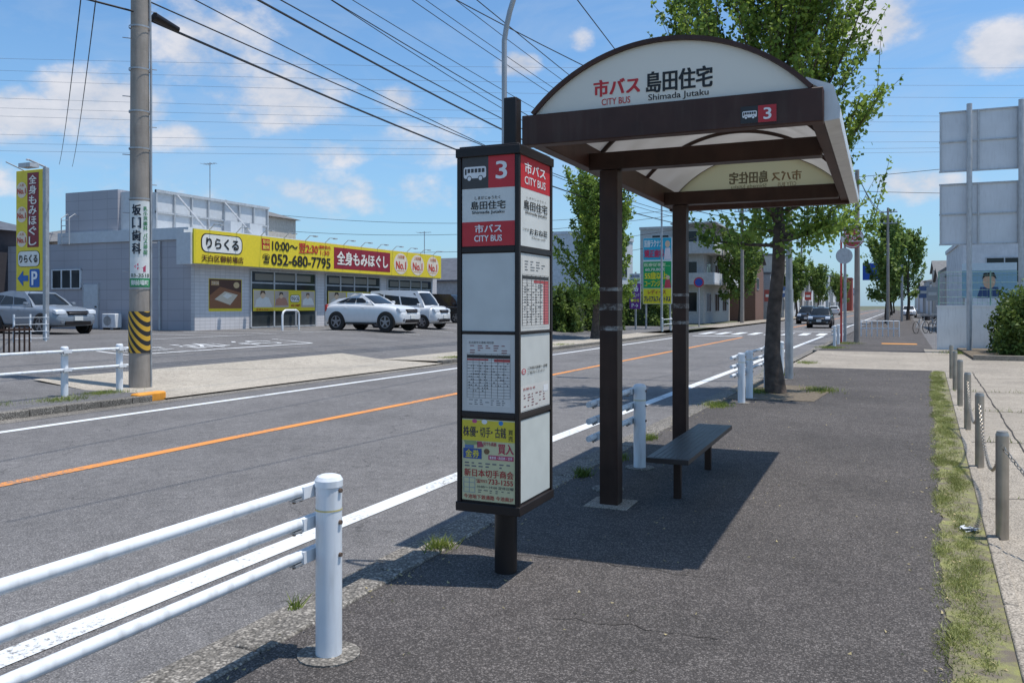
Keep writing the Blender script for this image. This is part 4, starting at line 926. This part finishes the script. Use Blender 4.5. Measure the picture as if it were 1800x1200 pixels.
tile=mat('roof_tiles',(.15,.145,.14),.8,var=.2,scale=3,bump=.6,bscale=6)
darkt=mat('dark_tiles',(.09,.095,.11),.6,var=.2,scale=3,bump=.5,bscale=6)
cream=mat('cream_wall',(.52,.47,.40),.85,dirt=.2); greyw=mat('grey_wall',(.44,.43,.42),.85,dirt=.2); whitew=mat('white_wall',(.66,.66,.66),.85,dirt=.12,scale=2); brownw=mat('brown_wall',(.20,.11,.08),.85); bluew=mat('pale_blue_wall',(.50,.54,.57),.8,dirt=.12); darkw=mat('dark_wall',(.045,.04,.045),.7)
building('house','tile-roofed house behind the shop',-47,31,-37,42,4.6,cream,'hip',tile,z0=.3,rh=1.5)
building('house','two-storey house with grey hipped tile roof behind the shop',-47,44,-40,51,7.7,cream,'hip',tile,z0=.2,rh=1.3)
building('house','dark walled house with tiled roof',-50,20,-38,29,4.8,darkw,'hip',darkt,z0=.3,rh=1.6,wins=[('-Y',-42,2,1.6,1.1),('+X',22,3,1.6,1.)])
building('house','dark roofed house beyond the parking lot',-60,8,-46,18,5.6,greyw,'gable',darkt,z0=.3,wins=[('+X',10,3.3,2,1.2),('+X',14,3.3,2,1.2)])
building('house','grey roofed house beyond the shop',-36,55.5,-28,64,3.4,greyw,'gable',darkt,wins=[('-Y',-34,1,1.6,1.2),('-Y',-31,1,1.6,1.2),('+X',58,1.2,1.6,1.2)],rh=1.8)
building('house','small blue grey shed beside the shop',-27.5,54,-25.2,60,2.2,bluew,'flat')
building('building','pale blue grey block behind the street tree',-26,63,-20.3,73,7.2,bluew,wins=[('+X',66,4,1.5,1.2),('+X',69.5,4,1.5,1.2)])
ap=building('apartment_block','three-storey grey apartment block with balconies',-21.5,80,-15.4,95,8.9,greyw,wins=[('-Y',-20.3,1+i*2.9,1.6,1.5) for i in range(3)]+[('-Y',-17.6,1+i*2.9,1.6,1.8) for i in range(3)]+[('+X',81.5+j*4.5,1+i*2.9,2.2,1.7) for i in range(3) for j in range(3)])
for i in (1,2):
    mb=MB(); z=.6+i*2.9
    mb.box((-18.,78.6,z),(-14.1,94.7,z+.15),greyw); mb.box((-14.2,78.6,z+.152),(-14.1,94.7,z+1.1),whitew); mb.box((-18.,78.6,z+.152),(-14.202,78.7,z+1.1),greyw)
    mb.build('balcony',ap)
mb=MB(); mb.box((-18.2,78.5,9.16),(-14.0,94.8,9.3),greyw); mb.build('roof_eave',ap)
building('house','brown walled house beside the apartment block',-19,97,-12.9,104,6.4,brownw,'gable',darkt,wins=[('+X',98,3.4,1.6,1.2)])
rnd=random.Random(4); cols=[cream,greyw,whitew,brownw,bluew]
y=106
while y<330:
    d=rnd.uniform(8,14); h=rnd.uniform(5.,8.5); x1=-14.5+cv(y)
    building('building','street building across the road',x1-rnd.uniform(8,12),y,x1,y+d,h,rnd.choice(cols),rnd.choice(['flat','gable','flat']),tile,wins=[('-Y',x1-3,1+k*2.8,1.4,1.3) for k in range(int(h//2.8))]+[('+X',y+1.5+j*3,1+k*2.8,1.5,1.3) for k in range(int(h//2.8)) for j in range(2)])
    y+=d+rnd.uniform(1,3)
y=76
while y<330:
    d=rnd.uniform(8,14); h=rnd.uniform(4.,6.5); x0=4.6+cv(y)*.9
    building('building','street building beside the sidewalk',x0,y,x0+rnd.uniform(9,13),y+d,h,rnd.choice([cream,whitew,greyw]),rnd.choice(['flat','gable','hip']),tile,wins=[('-Y',x0+1+j*3,1+k*2.8,1.6,1.3) for k in range(int(h//2.8)) for j in range(2)])
    y+=d+rnd.uniform(2,5)
building('building','large cream white commercial building behind the billboards',4.4,56,24,70,5.3,whitew,wins=[('-Y',5.6+i*3.2,2.9,1.8,1.4) for i in range(5)])
building('building','red brown shop front at the far corner',-17.5,250,-7.5,262,9,mat('brick_red',(.3,.07,.05),.8))
wp=thing('wall_poster',(4.5,45,2.5),'dentist style portrait poster board above the wall','poster')
mb=MB(); mb.box((3.4,44.0,1.9),(5.6,44.1,3.5),whitew); mb.build('board',wp)
for x in (3.5,5.5): mb=MB(); mb.cyl((x,44.15,0),(x,44.15,3.5),.05,galv,n=8); mb.build('post',wp)
sign(wp,'print',(3.4,44.,1.9),(1,0,0),2.2,1.6,(0,0,220,160),[('r',0,0,220,160,'#8fb4c4',0),('r',0,0,220,34,'#d8e6ea'),('p',[(60,160),(75,110),(145,110),(160,160)],'#2c4a78',2),('e',85,50,135,118,'#d8b090',2.4),('p',[(82,75),(88,46),(130,44),(140,74),(125,62),(95,62)],'#2a201a',3)],off=.002,step=.005)
rb=thing('roadside_billboard',(-13.,52,0),'stacked cyan and green roadside advertising boards on a frame','billboard')
X0=-13.95; Yb_=52.6; BW=1.85; BH=4.2
mb=MB(); mb.box((X0,Yb_,1.65),(X0+BW,Yb_+.12,1.65+BH),grey_al); mb.build('frame',rb)
for x in (X0+.15,X0+BW-.15): mb=MB(); mb.cyl((x,Yb_+.2,0),(x,Yb_+.2,5.9),.06,galv,n=10); mb.build('post',rb)
els=[('r',0,0,175,395,'#eef2ee',0),('r',2,2,173,132,'#28b4d4'),('t','医療ラクナン',8,12,120,56,'#f4fafa',.05),('t','矯正歯科',8,70,130,118,'#d82a5a',.06),('e',135,18,165,60,'#f0ccac',2),('p',[(128,130),(136,62),(165,62),(172,130)],'#f8e8ec',1.6),
 ('r',2,142,173,300,'#14a85c'),('t','医療従事者…',8,150,165,172,'#e8f4c8',.04),('t','60,70,80代',14,178,135,200,'#f4f8e0',.04),('t','55歳以上',10,204,150,248,'#fcec30',.07),('t','コープンジム',10,254,125,290,'#fcec30',.05),('e',138,225,164,250,'#f0ccac',2),('p',[(130,300),(138,250),(164,250),(172,300)],'#d84a5a',1.6),
 ('r',2,303,173,393,'#f8e830'),('t','レディース',30,310,140,336,'#b83a3a',.04),('t','プレミアムフィットネス',6,346,168,382,'#2a2a6a',.05)]
sign(rb,'print',(X0,Yb_,1.65),(1,0,0),BW,BH,(0,0,175,395),els,off=.003,step=.008)
rb=thing('clinic_sign',(-13.7,50,0),'tall purple and white clinic sign board on a post','sign')
mb=MB(); mb.box((-14.1,50.,1.35),(-13.42,50.1,3.5),grey_al); mb.cyl((-13.76,50.15,0),(-13.76,50.15,3.6),.06,galv,n=10); mb.build('board',rb)
sign(rb,'print',(-14.1,50,1.35),(1,0,0),.68,2.15,(0,0,70,240),[('r',0,0,70,240,'#dfe4e2',0),('t','整形外科',6,8,64,28,'#2a4a8a',.02),('t','胃腸内科',6,36,64,56,'#2a8a5a',.02),('r',0,68,70,240,'#7a3a98'),('t','島',12,78,58,122,'#f4f0f8',.05),('t','クリニック',6,134,64,158,'#f4f0f8',.04),('t','駐車場',8,172,62,194,'#f0e040',.03),('t','P→',14,204,56,230,'#ffffff',.03)],off=.003,step=.008)
rb=thing('street_banner',(-13.7,44.5,0),'small yellow advertising banner stand at the lot corner','banner')
mb=MB(); mb.box((-13.9,44.5,.2),(-13.4,44.53,2.1),smat('#e6c832')); mb.cyl((-13.92,44.5,0),(-13.92,44.5,2.3),.02,galv,n=8); mb.build('cloth',rb)
for i,(x,y,c,h0) in enumerate([(-13.4,97,'#b85a50',2.2),(-13.6,110,'#5a78a8',2.8),(-13.4,128,'#d8d0c0',3),(-13.5,140,'#b84a40',2.6),(2.6,88,'#c8c8c4',2.2),(2.2,105,'#6a82b0',2.6)]):
    X=x+cv(y); t=thing('shop_sign',(X,y,0),'coloured shop sign board on a pole','sign','distant shop signs'); mb=MB(); mb.cyl((X,y,0),(X,y,h0+1.2),.06,galv,n=8); mb.build('post',t); mb=MB(); mb.box((X-.5,y-.12,h0-.2),(X+.5,y-.02,h0+1.1),smat(c)); mb.box((X-.35,y-.14,h0+.3),(X+.35,y-.122,h0+.6),smat('#f0f0ea')); mb.build('board',t)

# ---------------------------------------------------------------- cars
def car(label,loc,yaw,paintm,L=4.1,W_=1.76,H=1.57,hood=.98,belt=1.05,fwb=.13,fwt=-.02,rwt=-.40,rwb=-.485,gc=.2,wr=.34,wb=2.53,cat='car',taxi=False,name='parked_car',group=None,zrt=.10):
    r=thing(name,(0,0,0),label,cat,group)
    st=[(-.5,.38,belt-.30,.84),(-.488,.28,belt-.10,.93),(-.42,gc+.02,belt+.01,1),(-.2,gc,belt+.01,1.0),(.0,gc,belt-.02,1.0),(fwb+.01,gc,belt-.04,1.0),(fwb+.1,gc,hood+.01,1.),(.38,gc+.02,hood-.05,.98),(.455,gc+.04,hood-.16,.90),(.493,.32,hood-.34,.76)]
    vs=[];w=W_/2
    for (x,zb,zt,k) in st:
        ww=w*k; zm=(zb+zt)/2
        half=[(-.78*ww,zb),(-ww*.97,zb+.08),(-ww,zm),(-ww*.975,zt-.12),(-ww*.89,zt-.005),(-ww*.4,zt+.02)]
        for yy,z in half: vs.append((x*L,yy,z))
        for yy,z in reversed(half): vs.append((x*L,-yy,z))
    n=12; k=len(st)
    fs=[(i*n+j,i*n+(j+1)%n,(i+1)*n+(j+1)%n,(i+1)*n+j) for i in range(k-1) for j in range(n)]
    fs+=[tuple(range(n-1,-1,-1)),tuple(range((k-1)*n,k*n))]
    mb=MB(); mb.add(vs,fs,paintm,True); mb.build('body',r,subsurf=2)
    zb=belt-.06; wb_=w*.92; wt=w*.70
    Bf,Br,Tf,Tr=(fwb*L,rwb*L,fwt*L,rwt*L)
    us=(-1,-.72,0,.72,1)
    prof=[(Br,zb,wb_*.93,-.06,0),(Br+(Tr-Br)*.55,zb+(H-zrt-zb)*.62,(wb_*.45+wt*.5),-.05,0),(Tr,H-zrt,wt*.93,-.03,.03),((Tr*.5+Tf*.5),H-.03,wt,0,.035),(Tf,H-.07,wt*.99,.05,.03),(Tf+(Bf-Tf)*.55,zb+(H-.07-zb)*.50,(wb_*.47+wt*.52),.09,0),(Bf,zb,wb_*.97,.10,0)]
    G=[[Vector((p[0]+p[3]*(1-u*u),p[2]*u,p[1]+p[4]*(1-u*u))) for u in us] for p in prof]
    K=len(prof)
    vs=[v for row in G for v in row]
    fs=[(i*5+j,(i+1)*5+j,(i+1)*5+j+1,i*5+j+1) for i in range(K-1) for j in range(4)]+[tuple(i*5 for i in range(K)),tuple(i*5+4 for i in range(K-1,-1,-1))]
    mb=MB(); mb.add(vs,fs,paintm,True); mb.build('roof',r,bevel=.05,seg=3)
    def row(i,u):
        u=max(-1,min(1,u)); j=0
        while j<3 and u>us[j+1]: j+=1
        t=(u-us[j])/(us[j+1]-us[j]); return G[i][j].lerp(G[i][j+1],t)
    def prf(ia,ib,ic,s,u):
        return row(ia,u).lerp(row(ib,u),s/.5) if s<.5 else row(ib,u).lerp(row(ic,u),(s-.5)/.5)
    def pane(ia,ib,ic,sgn,nm,s0,s1):
        vs=[];uu=(-.86,-.72,-.3,.3,.72,.86); ss=(s0,.5,s1)
        for s in ss:
            for u in uu: vs.append(prf(ia,ib,ic,s,u)+Vector((sgn*.014,0,.012)))
        mb=MB(); mb.add(vs,[(a*6+b,a*6+b+1,(a+1)*6+b+1,(a+1)*6+b) for a in range(2) for b in range(5)],glass,True); mb.build(nm,r)
    pane(6,5,4,1,'windshield',.14,.90); pane(0,1,2,-1,'rear_window',.22,.88)
    zt=H-.07
    def ylin(z): return (wb_*.955+(wt*.97-wb_*.955)*(z-zb)/(zt-zb))+.016
    zA=zb+.10; zB=min(zt-.075,H-zrt-.05)
    xa=lambda z:(Br+(Tr-Br)*((z-zb)/(H-zrt-zb)))+.19; xb=lambda z:(Bf+(Tf-Bf)*((z-zb)/(zt-zb)))-.13
    for s in (-1,1):
        for t0,t1 in ((0,.24),(.27,.60),(.63,1.)):
            P=[]
            for t,z in ((t0,zA),(t1,zA),(t1,zB),(t0,zB)): P.append(Vector((xa(z)+(xb(z)-xa(z))*t,s*ylin(z),z)))
            mb=MB(); mb.add(P,[(0,1,2,3) if s<0 else (3,2,1,0)],glass); mb.build('side_window',r)
    xf=L*.5-L*.195; 
    for x in (xf,xf-wb):
        for s in (-1,1):
            y=s*w
            mb=MB(); mb.cyl((x,y-s*.10,wr+.01),(x,y+s*.004,wr+.01),wr+.05,black,n=28); mb.build('wheel_arch',r)
            mb=MB(); mb.cyl((x,y-s*.2,wr),(x,y+s*.012,wr),wr,rubber,n=28); mb.cyl((x,y+s*.012,wr),(x,y+s*.02,wr),wr,rubber,r2=wr*.9,n=28); wh=mb.build('wheel',r)
            mb=MB(); mb.cyl((x,y+s*.018,wr),(x,y+s*.024,wr),wr*.66,black,n=24)
            for q in range(5):
                a=2*math.pi*q/5+.3; d=Vector((math.cos(a),0,math.sin(a))); pv=Vector((-math.sin(a),0,math.cos(a))); c0=Vector((x,y+s*.03,wr))
                mb.add([c0+pv*.05,c0-pv*.05,c0+d*wr*.62-pv*.028,c0+d*wr*.62+pv*.028],[(0,1,2,3) if s<0 else (3,2,1,0)],chrome)
            mb.cyl((x,y+s*.025,wr),(x,y+s*.032,wr),.05,chrome,n=12)
            for a in range(24):
                a0_=2*math.pi*a/24;a1_=2*math.pi*(a+1)/24; q=[]
                for rr,aa in ((wr*.60,a0_),(wr*.67,a0_),(wr*.67,a1_),(wr*.60,a1_)): q.append((x+math.cos(aa)*rr,y+s*.027,wr+math.sin(aa)*rr))
                mb.add(q,[(0,1,2,3)],chrome)
            mb.build('rim',wh)
    hl=mat('headlight_lens',(.6,.63,.67),.12,var=.1); 
    for s in (-1,1):
        mb=MB(); Z=hood-.20; mb.prism([(.484*L,Z-.09),(.479*L,Z+.05),(.44*L,Z+.10),(.43*L,Z-.03)],hl,lambda p:(p[0],s*w*.50,p[1]),lambda p:(p[0]-.07,s*w*.88,p[1])); mb.build('headlight',r,bevel=.02,seg=2)
        mb=MB(); mb.prism([(-.492*L,belt-.32),(-.494*L,belt-.05),(-.47*L,belt-.02),(-.46*L,belt-.3)],redp,lambda p:(p[0],s*w*.66,p[1]),lambda p:(p[0]+.04,s*w*.93,p[1])); mb.build('tail_light',r)
        mb=MB(); mb.box((Bf-.30,s*(w+.03)-.07,belt-.01),(Bf-.16,s*(w+.03)+.07,belt+.12),paintm); mb.build('side_mirror',r,bevel=.03,seg=3)
        mb=MB(); mb.cyl((.47*L,s*w*.66,gc+.21),(.487*L,s*w*.66,gc+.21),.06,chrome,n=14); mb.build('fog_light',r)
    mb=MB(); mb.box((.44*L,-w*.42,hood-.31),(.492*L,w*.42,hood-.17),black); mb.box((.43*L,-w*.55,gc+.10),(.495*L,w*.55,gc+.24),black); mb.box((.44*L,-w*.40,hood-.25),(.4945*L,w*.40,hood-.23),chrome); mb.build('grille',r,bevel=.015)
    mb=MB(); mb.box((.485*L,-.165,gc+.26),(.500*L,.165,gc+.42),smat('#e8e8e4')); mb.build('number_plate',r)
    mb=MB(); mb.box((-.507*L,-.165,.6),(-.49*L,.165,.76),smat('#e8e8e4')); mb.build('number_plate',r)
    for s in (-1,1):
        mb=MB(); mb.box((-.20*L,s*w*.985-.012,gc+.02),(.19*L,s*w*.985+.012,gc+.10),black); mb.build('sill_trim',r)
        for xx in (.02,-.20): mb=MB(); mb.box((xx*L-.09,s*(w-.006)-.012,belt-.19),(xx*L+.07,s*(w-.006)+.014,belt-.165),paintm); mb.build('door_handle',r)
    if taxi: mb=MB(); mb.box((Tf-.55,-.22,H-.02),(Tf-.35,.22,H+.13),smat('#f0f0e8')); mb.build('roof_sign',r,bevel=.03)
    r.location=loc; r.rotation_euler=(0,0,yaw); return r
def cpaint(name,c):
    m=mat(name,c,.25,var=.03,spec=.5); m.node_tree.nodes['Principled BSDF'].inputs['Coat Weight'].default_value=.4; return m
cw=cpaint('white_car_paint',(.66,.67,.68)); cs=cpaint('silver_car_paint',(.20,.23,.27)); cb=cpaint('black_car_paint',(.012,.013,.016)); 
g='cars in the shop parking lot'
car('white compact crossover car parked nose out',(-19.9,30.6,.5),rad(-3),cw,L=4.05,W_=1.77,H=1.57,hood=1.07,belt=1.13,fwb=.15,fwt=-.05,rwt=-.22,rwb=-.47,group=g,wr=.375,zrt=.15,gc=.24)
car('white boxy small van parked nose out',(-20.5,34.6,.5),rad(-2),cw,L=3.95,W_=1.60,H=1.76,hood=1.03,belt=1.02,fwb=.32,fwt=.19,rwt=-.455,rwb=-.485,wr=.29,wb=2.5,group=g,zrt=.07)
car('black minivan parked at the end of the lot',(-24.6,45.5,.5),rad(0),cb,L=4.5,W_=1.75,H=1.75,hood=1.05,belt=1.08,fwb=.32,fwt=.18,rwt=-.45,rwb=-.485,wb=2.7,group=g,zrt=.08)
car('silver grey station wagon parked beside the shop wall',(-29.3,22.1,.5),rad(-4),cs,L=4.6,W_=1.82,H=1.60,hood=1.02,belt=1.06,fwb=.18,fwt=.0,rwt=-.34,rwb=-.485,wb=2.67,gc=.24,group=g,wr=.36)
car('pale blue minivan parked beside another car',(-35.2,22.4,.5),rad(-4),cpaint('pale_blue_paint',(.20,.27,.35)),L=4.4,H=1.85,fwb=.30,fwt=.14,rwt=-.44,group=g)
g='cars driving on the road'
car('black taxi with roof lantern driving along the road',(-4.1,66,ZR),rad(-90),cb,L=4.6,W_=1.7,H=1.5,hood=.93,belt=.95,fwb=.17,fwt=.02,rwt=-.27,rwb=-.38,taxi=True,name='taxi',cat='taxi',group=g)
car('small black car driving along the road',(-6.0,79,ZR),rad(-90),cb,L=3.9,W_=1.7,H=1.6,name='car',group=g)
car('white car far down the road',(-7.2,150,ZR),rad(90),cw,name='car',group=g)
car('white car waiting on the side street',(3.2,120,0),rad(-90),cw,name='car',group=g)

def bicycle(x,y,yaw,label):
    r=thing('bicycle',(0,0,0),label,'bicycle','bicycles parked by the sidewalk')
    for xx in (-.52,.52):
        mb=MB(); pts=[(xx+.33*math.cos(a),0,.34+.33*math.sin(a)) for a in np.linspace(0,2*math.pi,22)]; mb.tube(pts,.018,rubber,n=6,caps=False)
        for a in np.linspace(0,math.pi,7)[:-1]: mb.tube([(xx+.32*math.cos(a),0,.34+.32*math.sin(a)),(xx-.32*math.cos(a),0,.34-.32*math.sin(a))],.003,galv,n=3)
        mb.build('wheel',r)
    mb=MB(); 
    for a,b in (((-.52,0,.34),(-.15,0,.75)),((-.52,0,.34),(-.05,0,.32)),((-.05,0,.32),(-.2,0,.85)),((-.05,0,.32),(.38,0,.72)),((-.16,0,.72),(.36,0,.8)),((.52,0,.34),(.34,0,.95)),((.34,0,.95),(.26,.0,1.05)),((.26,-.25,1.05),(.26,.25,1.05))): mb.tube([a,b],.016,galv,n=6)
    mb.build('frame',r); mb=MB(); mb.box((-.34,-.08,.86),(-.08,.08,.92),black); mb.build('saddle',r,bevel=.02)
    mb=MB(); mb.box((.42,-.16,.72),(.68,.16,.95),black); mb.build('basket',r)
    r.location=(x,y,0); r.rotation_euler=(0,0,yaw)
bicycle(2.0,52,rad(60),'grey city bicycle with front basket'); bicycle(2.7,53,rad(70),'grey city bicycle with front basket')
mb=MB(); 
for x in np.linspace(-1.2,.8,9): mb.tube([(x,46,0),(x,46,.8)],.025,white_paint,n=6)
for z in (.4,.78): mb.tube([(-1.2,46,z),(.8,46,z)],.025,white_paint,n=6)
mb.build('barrier',loc=(-.2,46,0),label='white pedestrian barrier at the crossing',category='barrier')

# ---------------------------------------------------------------- cables
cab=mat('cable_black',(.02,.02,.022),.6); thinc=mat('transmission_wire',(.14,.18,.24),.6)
def wire(p,q,sag,r=.018,m=cab,group='overhead cables',label='black overhead cable strung between poles',n=22):
    p=Vector(p);q=Vector(q); c=(p+q)/2; pts=[]
    for i in range(n+1):
        t=i/n; v=p.lerp(q,t); v.z-=sag*4*t*(1-t); pts.append(v)
    mb=MB(); mb.tube(pts,r,m,n=5); return mb.build('overhead_cable',loc=c,label=label,category='cable',group=group)
P2=(-12.9+cv(77),77)
for (za,zb_,sg,rr,dx) in [(7.05,8.2,1.1,.026,0),(7.35,8.6,.9,.015,.1),(7.9,8.9,1.5,.013,0),(8.6,9.3,1.2,.028,.0),(8.9,9.6,1.0,.017,-.1),(9.4,10.0,1.1,.015,.3),(9.8,10.2,1.7,.012,0),(10.4,10.8,.9,.012,-.8),(10.4,10.8,1.,.012,.8),(11.6,11.6,.9,.012,-.4),(11.6,11.6,1.1,.012,.6)]:
    wire((px_+dx,py_,za),(P2[0]+dx,P2[1],zb_),sg,rr)
for (za,rr) in ((7.1,.02),(8.6,.022),(9.4,.016),(10.4,.014)):
    wire((px_,py_,za),(px_-1.,-25,za-.2),.9,rr)
Q=(-.95,38.6)
wire((-12.9,11.8,10.8),(Q[0],Q[1],7.1),.8,.014); 
wire((-9,3,9.5),(P2[0],P2[1],10.6),.5,.014); wire((-5.5,3,9),(P2[0]+.3,P2[1],10.2),.5,.014); wire((-3.6,5,8.2),(Q[0],Q[1],6.6),.2,.011)
wire((Q[0],Q[1],7.1),(-1+cv(75),75,9.2),.6,.018); wire((Q[0]+.1,Q[1],6.9),(-1+cv(75),75,8.9),.6,.018); wire((Q[0],Q[1],7.),(22,30,8.4),.5,.011); wire((Q[0],Q[1],6.4),(24,44,6.8),.5,.011)
wire((-1+cv(75),75,9.2),(P2[0],P2[1],10.2),.6,.02); wire((-1+cv(75),75,8.6),(P2[0],P2[1],9.2),.6,.02)
for o in (0,.35): wire((-10.7+o,9,8.3),(-53.7,42+o*3,11.6),.6,.014)
for (a,b,z1,z2) in ((-60,60,9.5,10.6),(-60,66,8.,9.4),(-62,62,11.5,10.9),(-50,70,6.6,8.6)): wire((a,b,z1),(P2[0],P2[1],z2),2.,.020)
D=170
for (yl,yr) in ((118,150),(135,172),(166,205),(184,214),(198,232),(232,246),(248,256),(262,262),(98,118)):
    f_=Vector((-math.sin(rad(23.7)),math.cos(rad(23.7)),0)); r_=Vector((math.cos(rad(23.7)),math.sin(rad(23.7)),0))
    zl=1.55+(537-yl)*D/1480; zr=1.55+(537-yr)*D/1480
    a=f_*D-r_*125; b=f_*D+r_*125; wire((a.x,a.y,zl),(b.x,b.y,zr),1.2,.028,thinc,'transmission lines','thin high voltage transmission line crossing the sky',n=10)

def antenna(x,y,z,h):
    mb=MB(); mb.cyl((x,y,z),(x,y,z+h),.03,galv,n=6)
    for i,k in enumerate((.9,.7,.6,.5,.4)): mb.tube([(x-.5+i*.25,y-k/2,z+h-.1),(x-.5+i*.25,y+k/2,z+h-.1)],.015,galv,n=4)
    mb.tube([(x-.6,y,z+h-.1),(x+.6,y,z+h-.1)],.018,galv,n=4)
    mb.build('television_antenna',loc=(x,y,z),label='thin grey television antenna on a roof',category='antenna',group='roof antennas')
antenna(-44.5,47.,9.1,2.8); antenna(-33,58,5.2,2.2)

# ---------------------------------------------------------------- camera
cam=bpy.data.cameras.new('camera'); co=bpy.data.objects.new('camera',cam); C.objects.link(co)
co.location=(0,0,1.55); co.rotation_euler=(rad(90),0,rad(23.7)); cam.sensor_width=36; cam.lens=29.6; cam.shift_y=-.035; cam.clip_start=.05; cam.clip_end=5000
S.camera=co
# ---------------------------------------------------------------- light
sd=Vector((.29,.09,1)).normalized()
sun=bpy.data.lights.new('sun','SUN'); sun.energy=4.6; sun.angle=rad(.53); sun.color=(1,.955,.89)
so=bpy.data.objects.new('sun',sun); C.objects.link(so); so.rotation_euler=(-sd).to_track_quat('-Z','Y').to_euler(); so.location=(5,0,20)
w=bpy.data.worlds.new('World'); S.world=w; w.use_nodes=True; nt=w.node_tree; N=nt.nodes.new; Lk=nt.links.new
bg=nt.nodes['Background']; bg.inputs[1].default_value=.15
sky=N('ShaderNodeTexSky'); sky.sky_type='NISHITA'; sky.sun_disc=False; sky.sun_elevation=math.asin(sd.z); sky.sun_rotation=math.atan2(.29,.09); sky.air_density=1.; sky.dust_density=.8; sky.ozone_density=2.0
tc=N('ShaderNodeTexCoord'); sp=N('ShaderNodeSeparateXYZ'); Lk(tc.outputs['Generated'],sp.inputs[0])
def mth(op,a,b=None,c=None):
    n=N('ShaderNodeMath'); n.operation=op
    for i,v in enumerate((a,b,c)):
        if v is None: continue
        if isinstance(v,(int,float)): n.inputs[i].default_value=v
        else: Lk(v,n.inputs[i])
    return n.outputs[0]
az=mth('MULTIPLY',mth('ARCTAN2',sp.outputs[0],sp.outputs[1]),57.2958); el=mth('MULTIPLY',mth('ARCSINE',sp.outputs[2]),57.2958)
nz=N('ShaderNodeTexNoise'); nz.inputs['Scale'].default_value=12; nz.inputs['Detail'].default_value=10; nz.inputs['Roughness'].default_value=.60; 
mpp=N('ShaderNodeMapping'); mpp.inputs['Scale'].default_value=(1,1,1.6); Lk(tc.outputs['Generated'],mpp.inputs[0]); Lk(mpp.outputs[0],nz.inputs['Vector'])
nz2=N('ShaderNodeTexNoise'); nz2.inputs['Scale'].default_value=4.5; nz2.inputs['Detail'].default_value=8; nz2.inputs['Roughness'].default_value=.6; nz2.inputs['Distortion'].default_value=.6
mp2=N('ShaderNodeMapping'); mp2.inputs['Scale'].default_value=(1,1,3.2); Lk(tc.outputs['Generated'],mp2.inputs[0]); Lk(mp2.outputs[0],nz2.inputs['Vector'])
clouds=[(-49.5,12.2,5.2,2.8,1.2),(-54,11,5,2.2,1.15),(-46,10.6,4.5,1.4,.85),(-43.2,16,5.5,4.8,.95),(-38.5,13.4,5.5,3.4,1.1),(-35.5,10.2,3.4,1.6,.8),(-44,20,6,3,.9),(-23.3,15.9,2.1,1.2,1.5),(-31.4,13.6,2.4,1.3,1.1),(-30,11,6,2.2,.7),(-19,17.4,1.2,1.,.8),(-.3,17.1,3.8,2.2,1.2),(6.6,14.8,3.4,2.0,1.2),(1.9,7.4,4.5,1.6,1.),(-35,7.4,13,2.,.7),(-51,7.4,9,1.6,.7),(-15,9,8,3,.5),(20,12,9,4,.9),(-75,14,10,5,.9),(8,21,6,2,.6),(-100,20,15,6,.9),(60,18,14,6,.9),(120,22,18,7,.9),(180,16,14,6,.9)]
tot=None
for a0_,e0_,wa,we,k in clouds:
    dx=mth('DIVIDE',mth('SUBTRACT',az,a0_),wa); dy=mth('DIVIDE',mth('SUBTRACT',el,e0_),we)
    r2=mth('ADD',mth('MULTIPLY',dx,dx),mth('MULTIPLY',dy,dy))
    m_=mth('MULTIPLY',mth('MAXIMUM',mth('SUBTRACT',1.,r2),0.),k)
    tot=m_ if tot is None else mth('MAXIMUM',tot,m_)
dn=mth('ADD',tot,mth('MULTIPLY',mth('SUBTRACT',nz.outputs['Fac'],.5),3.0))
mr=N('ShaderNodeMapRange'); mr.interpolation_type='SMOOTHSTEP'; mr.inputs[1].default_value=.28; mr.inputs[2].default_value=1.15; Lk(dn,mr.inputs[0])
gate=N('ShaderNodeMapRange'); gate.inputs[1].default_value=.0; gate.inputs[2].default_value=.3; Lk(tot,gate.inputs[0])
cov=mth('MULTIPLY',mth('MULTIPLY',mr.outputs[0],gate.outputs[0]),.88)
veil=N('ShaderNodeMapRange'); veil.inputs[1].default_value=.48; veil.inputs[2].default_value=.78; veil.inputs[4].default_value=.38; Lk(nz2.outputs['Fac'],veil.inputs[0])
hz=N('ShaderNodeMapRange'); hz.inputs[1].default_value=0; hz.inputs[2].default_value=17; hz.inputs[3].default_value=.55; hz.inputs[4].default_value=.0; Lk(el,hz.inputs[0])
tint=N('ShaderNodeMix'); tint.data_type='RGBA'; tint.blend_type='MULTIPLY'; tint.inputs[0].default_value=1; Lk(sky.outputs[0],tint.inputs[6]); tint.inputs[7].default_value=(.72,.98,1.14,1)
m1=N('ShaderNodeMix'); m1.data_type='RGBA'; Lk(hz.outputs[0],m1.inputs[0]); Lk(tint.outputs[2],m1.inputs[6]); m1.inputs[7].default_value=(2.1,3.45,5.1,1)
m2=N('ShaderNodeMix'); m2.data_type='RGBA'; Lk(veil.outputs[0],m2.inputs[0]); Lk(m1.outputs[2],m2.inputs[6]); m2.inputs[7].default_value=(3.5,4.2,5.2,1)
sh_=N('ShaderNodeMapRange'); sh_.inputs[1].default_value=.35; sh_.inputs[2].default_value=.65; Lk(nz.outputs['Fac'],sh_.inputs[0])
cc=N('ShaderNodeMix'); cc.data_type='RGBA'; Lk(sh_.outputs[0],cc.inputs[0]); cc.inputs[6].default_value=(3.7,3.95,4.5,1); cc.inputs[7].default_value=(5.4,5.35,5.6,1)
m3=N('ShaderNodeMix'); m3.data_type='RGBA'; Lk(cov,m3.inputs[0]); Lk(m2.outputs[2],m3.inputs[6]); Lk(cc.outputs[2],m3.inputs[7])
Lk(m3.outputs[2],bg.inputs[0])
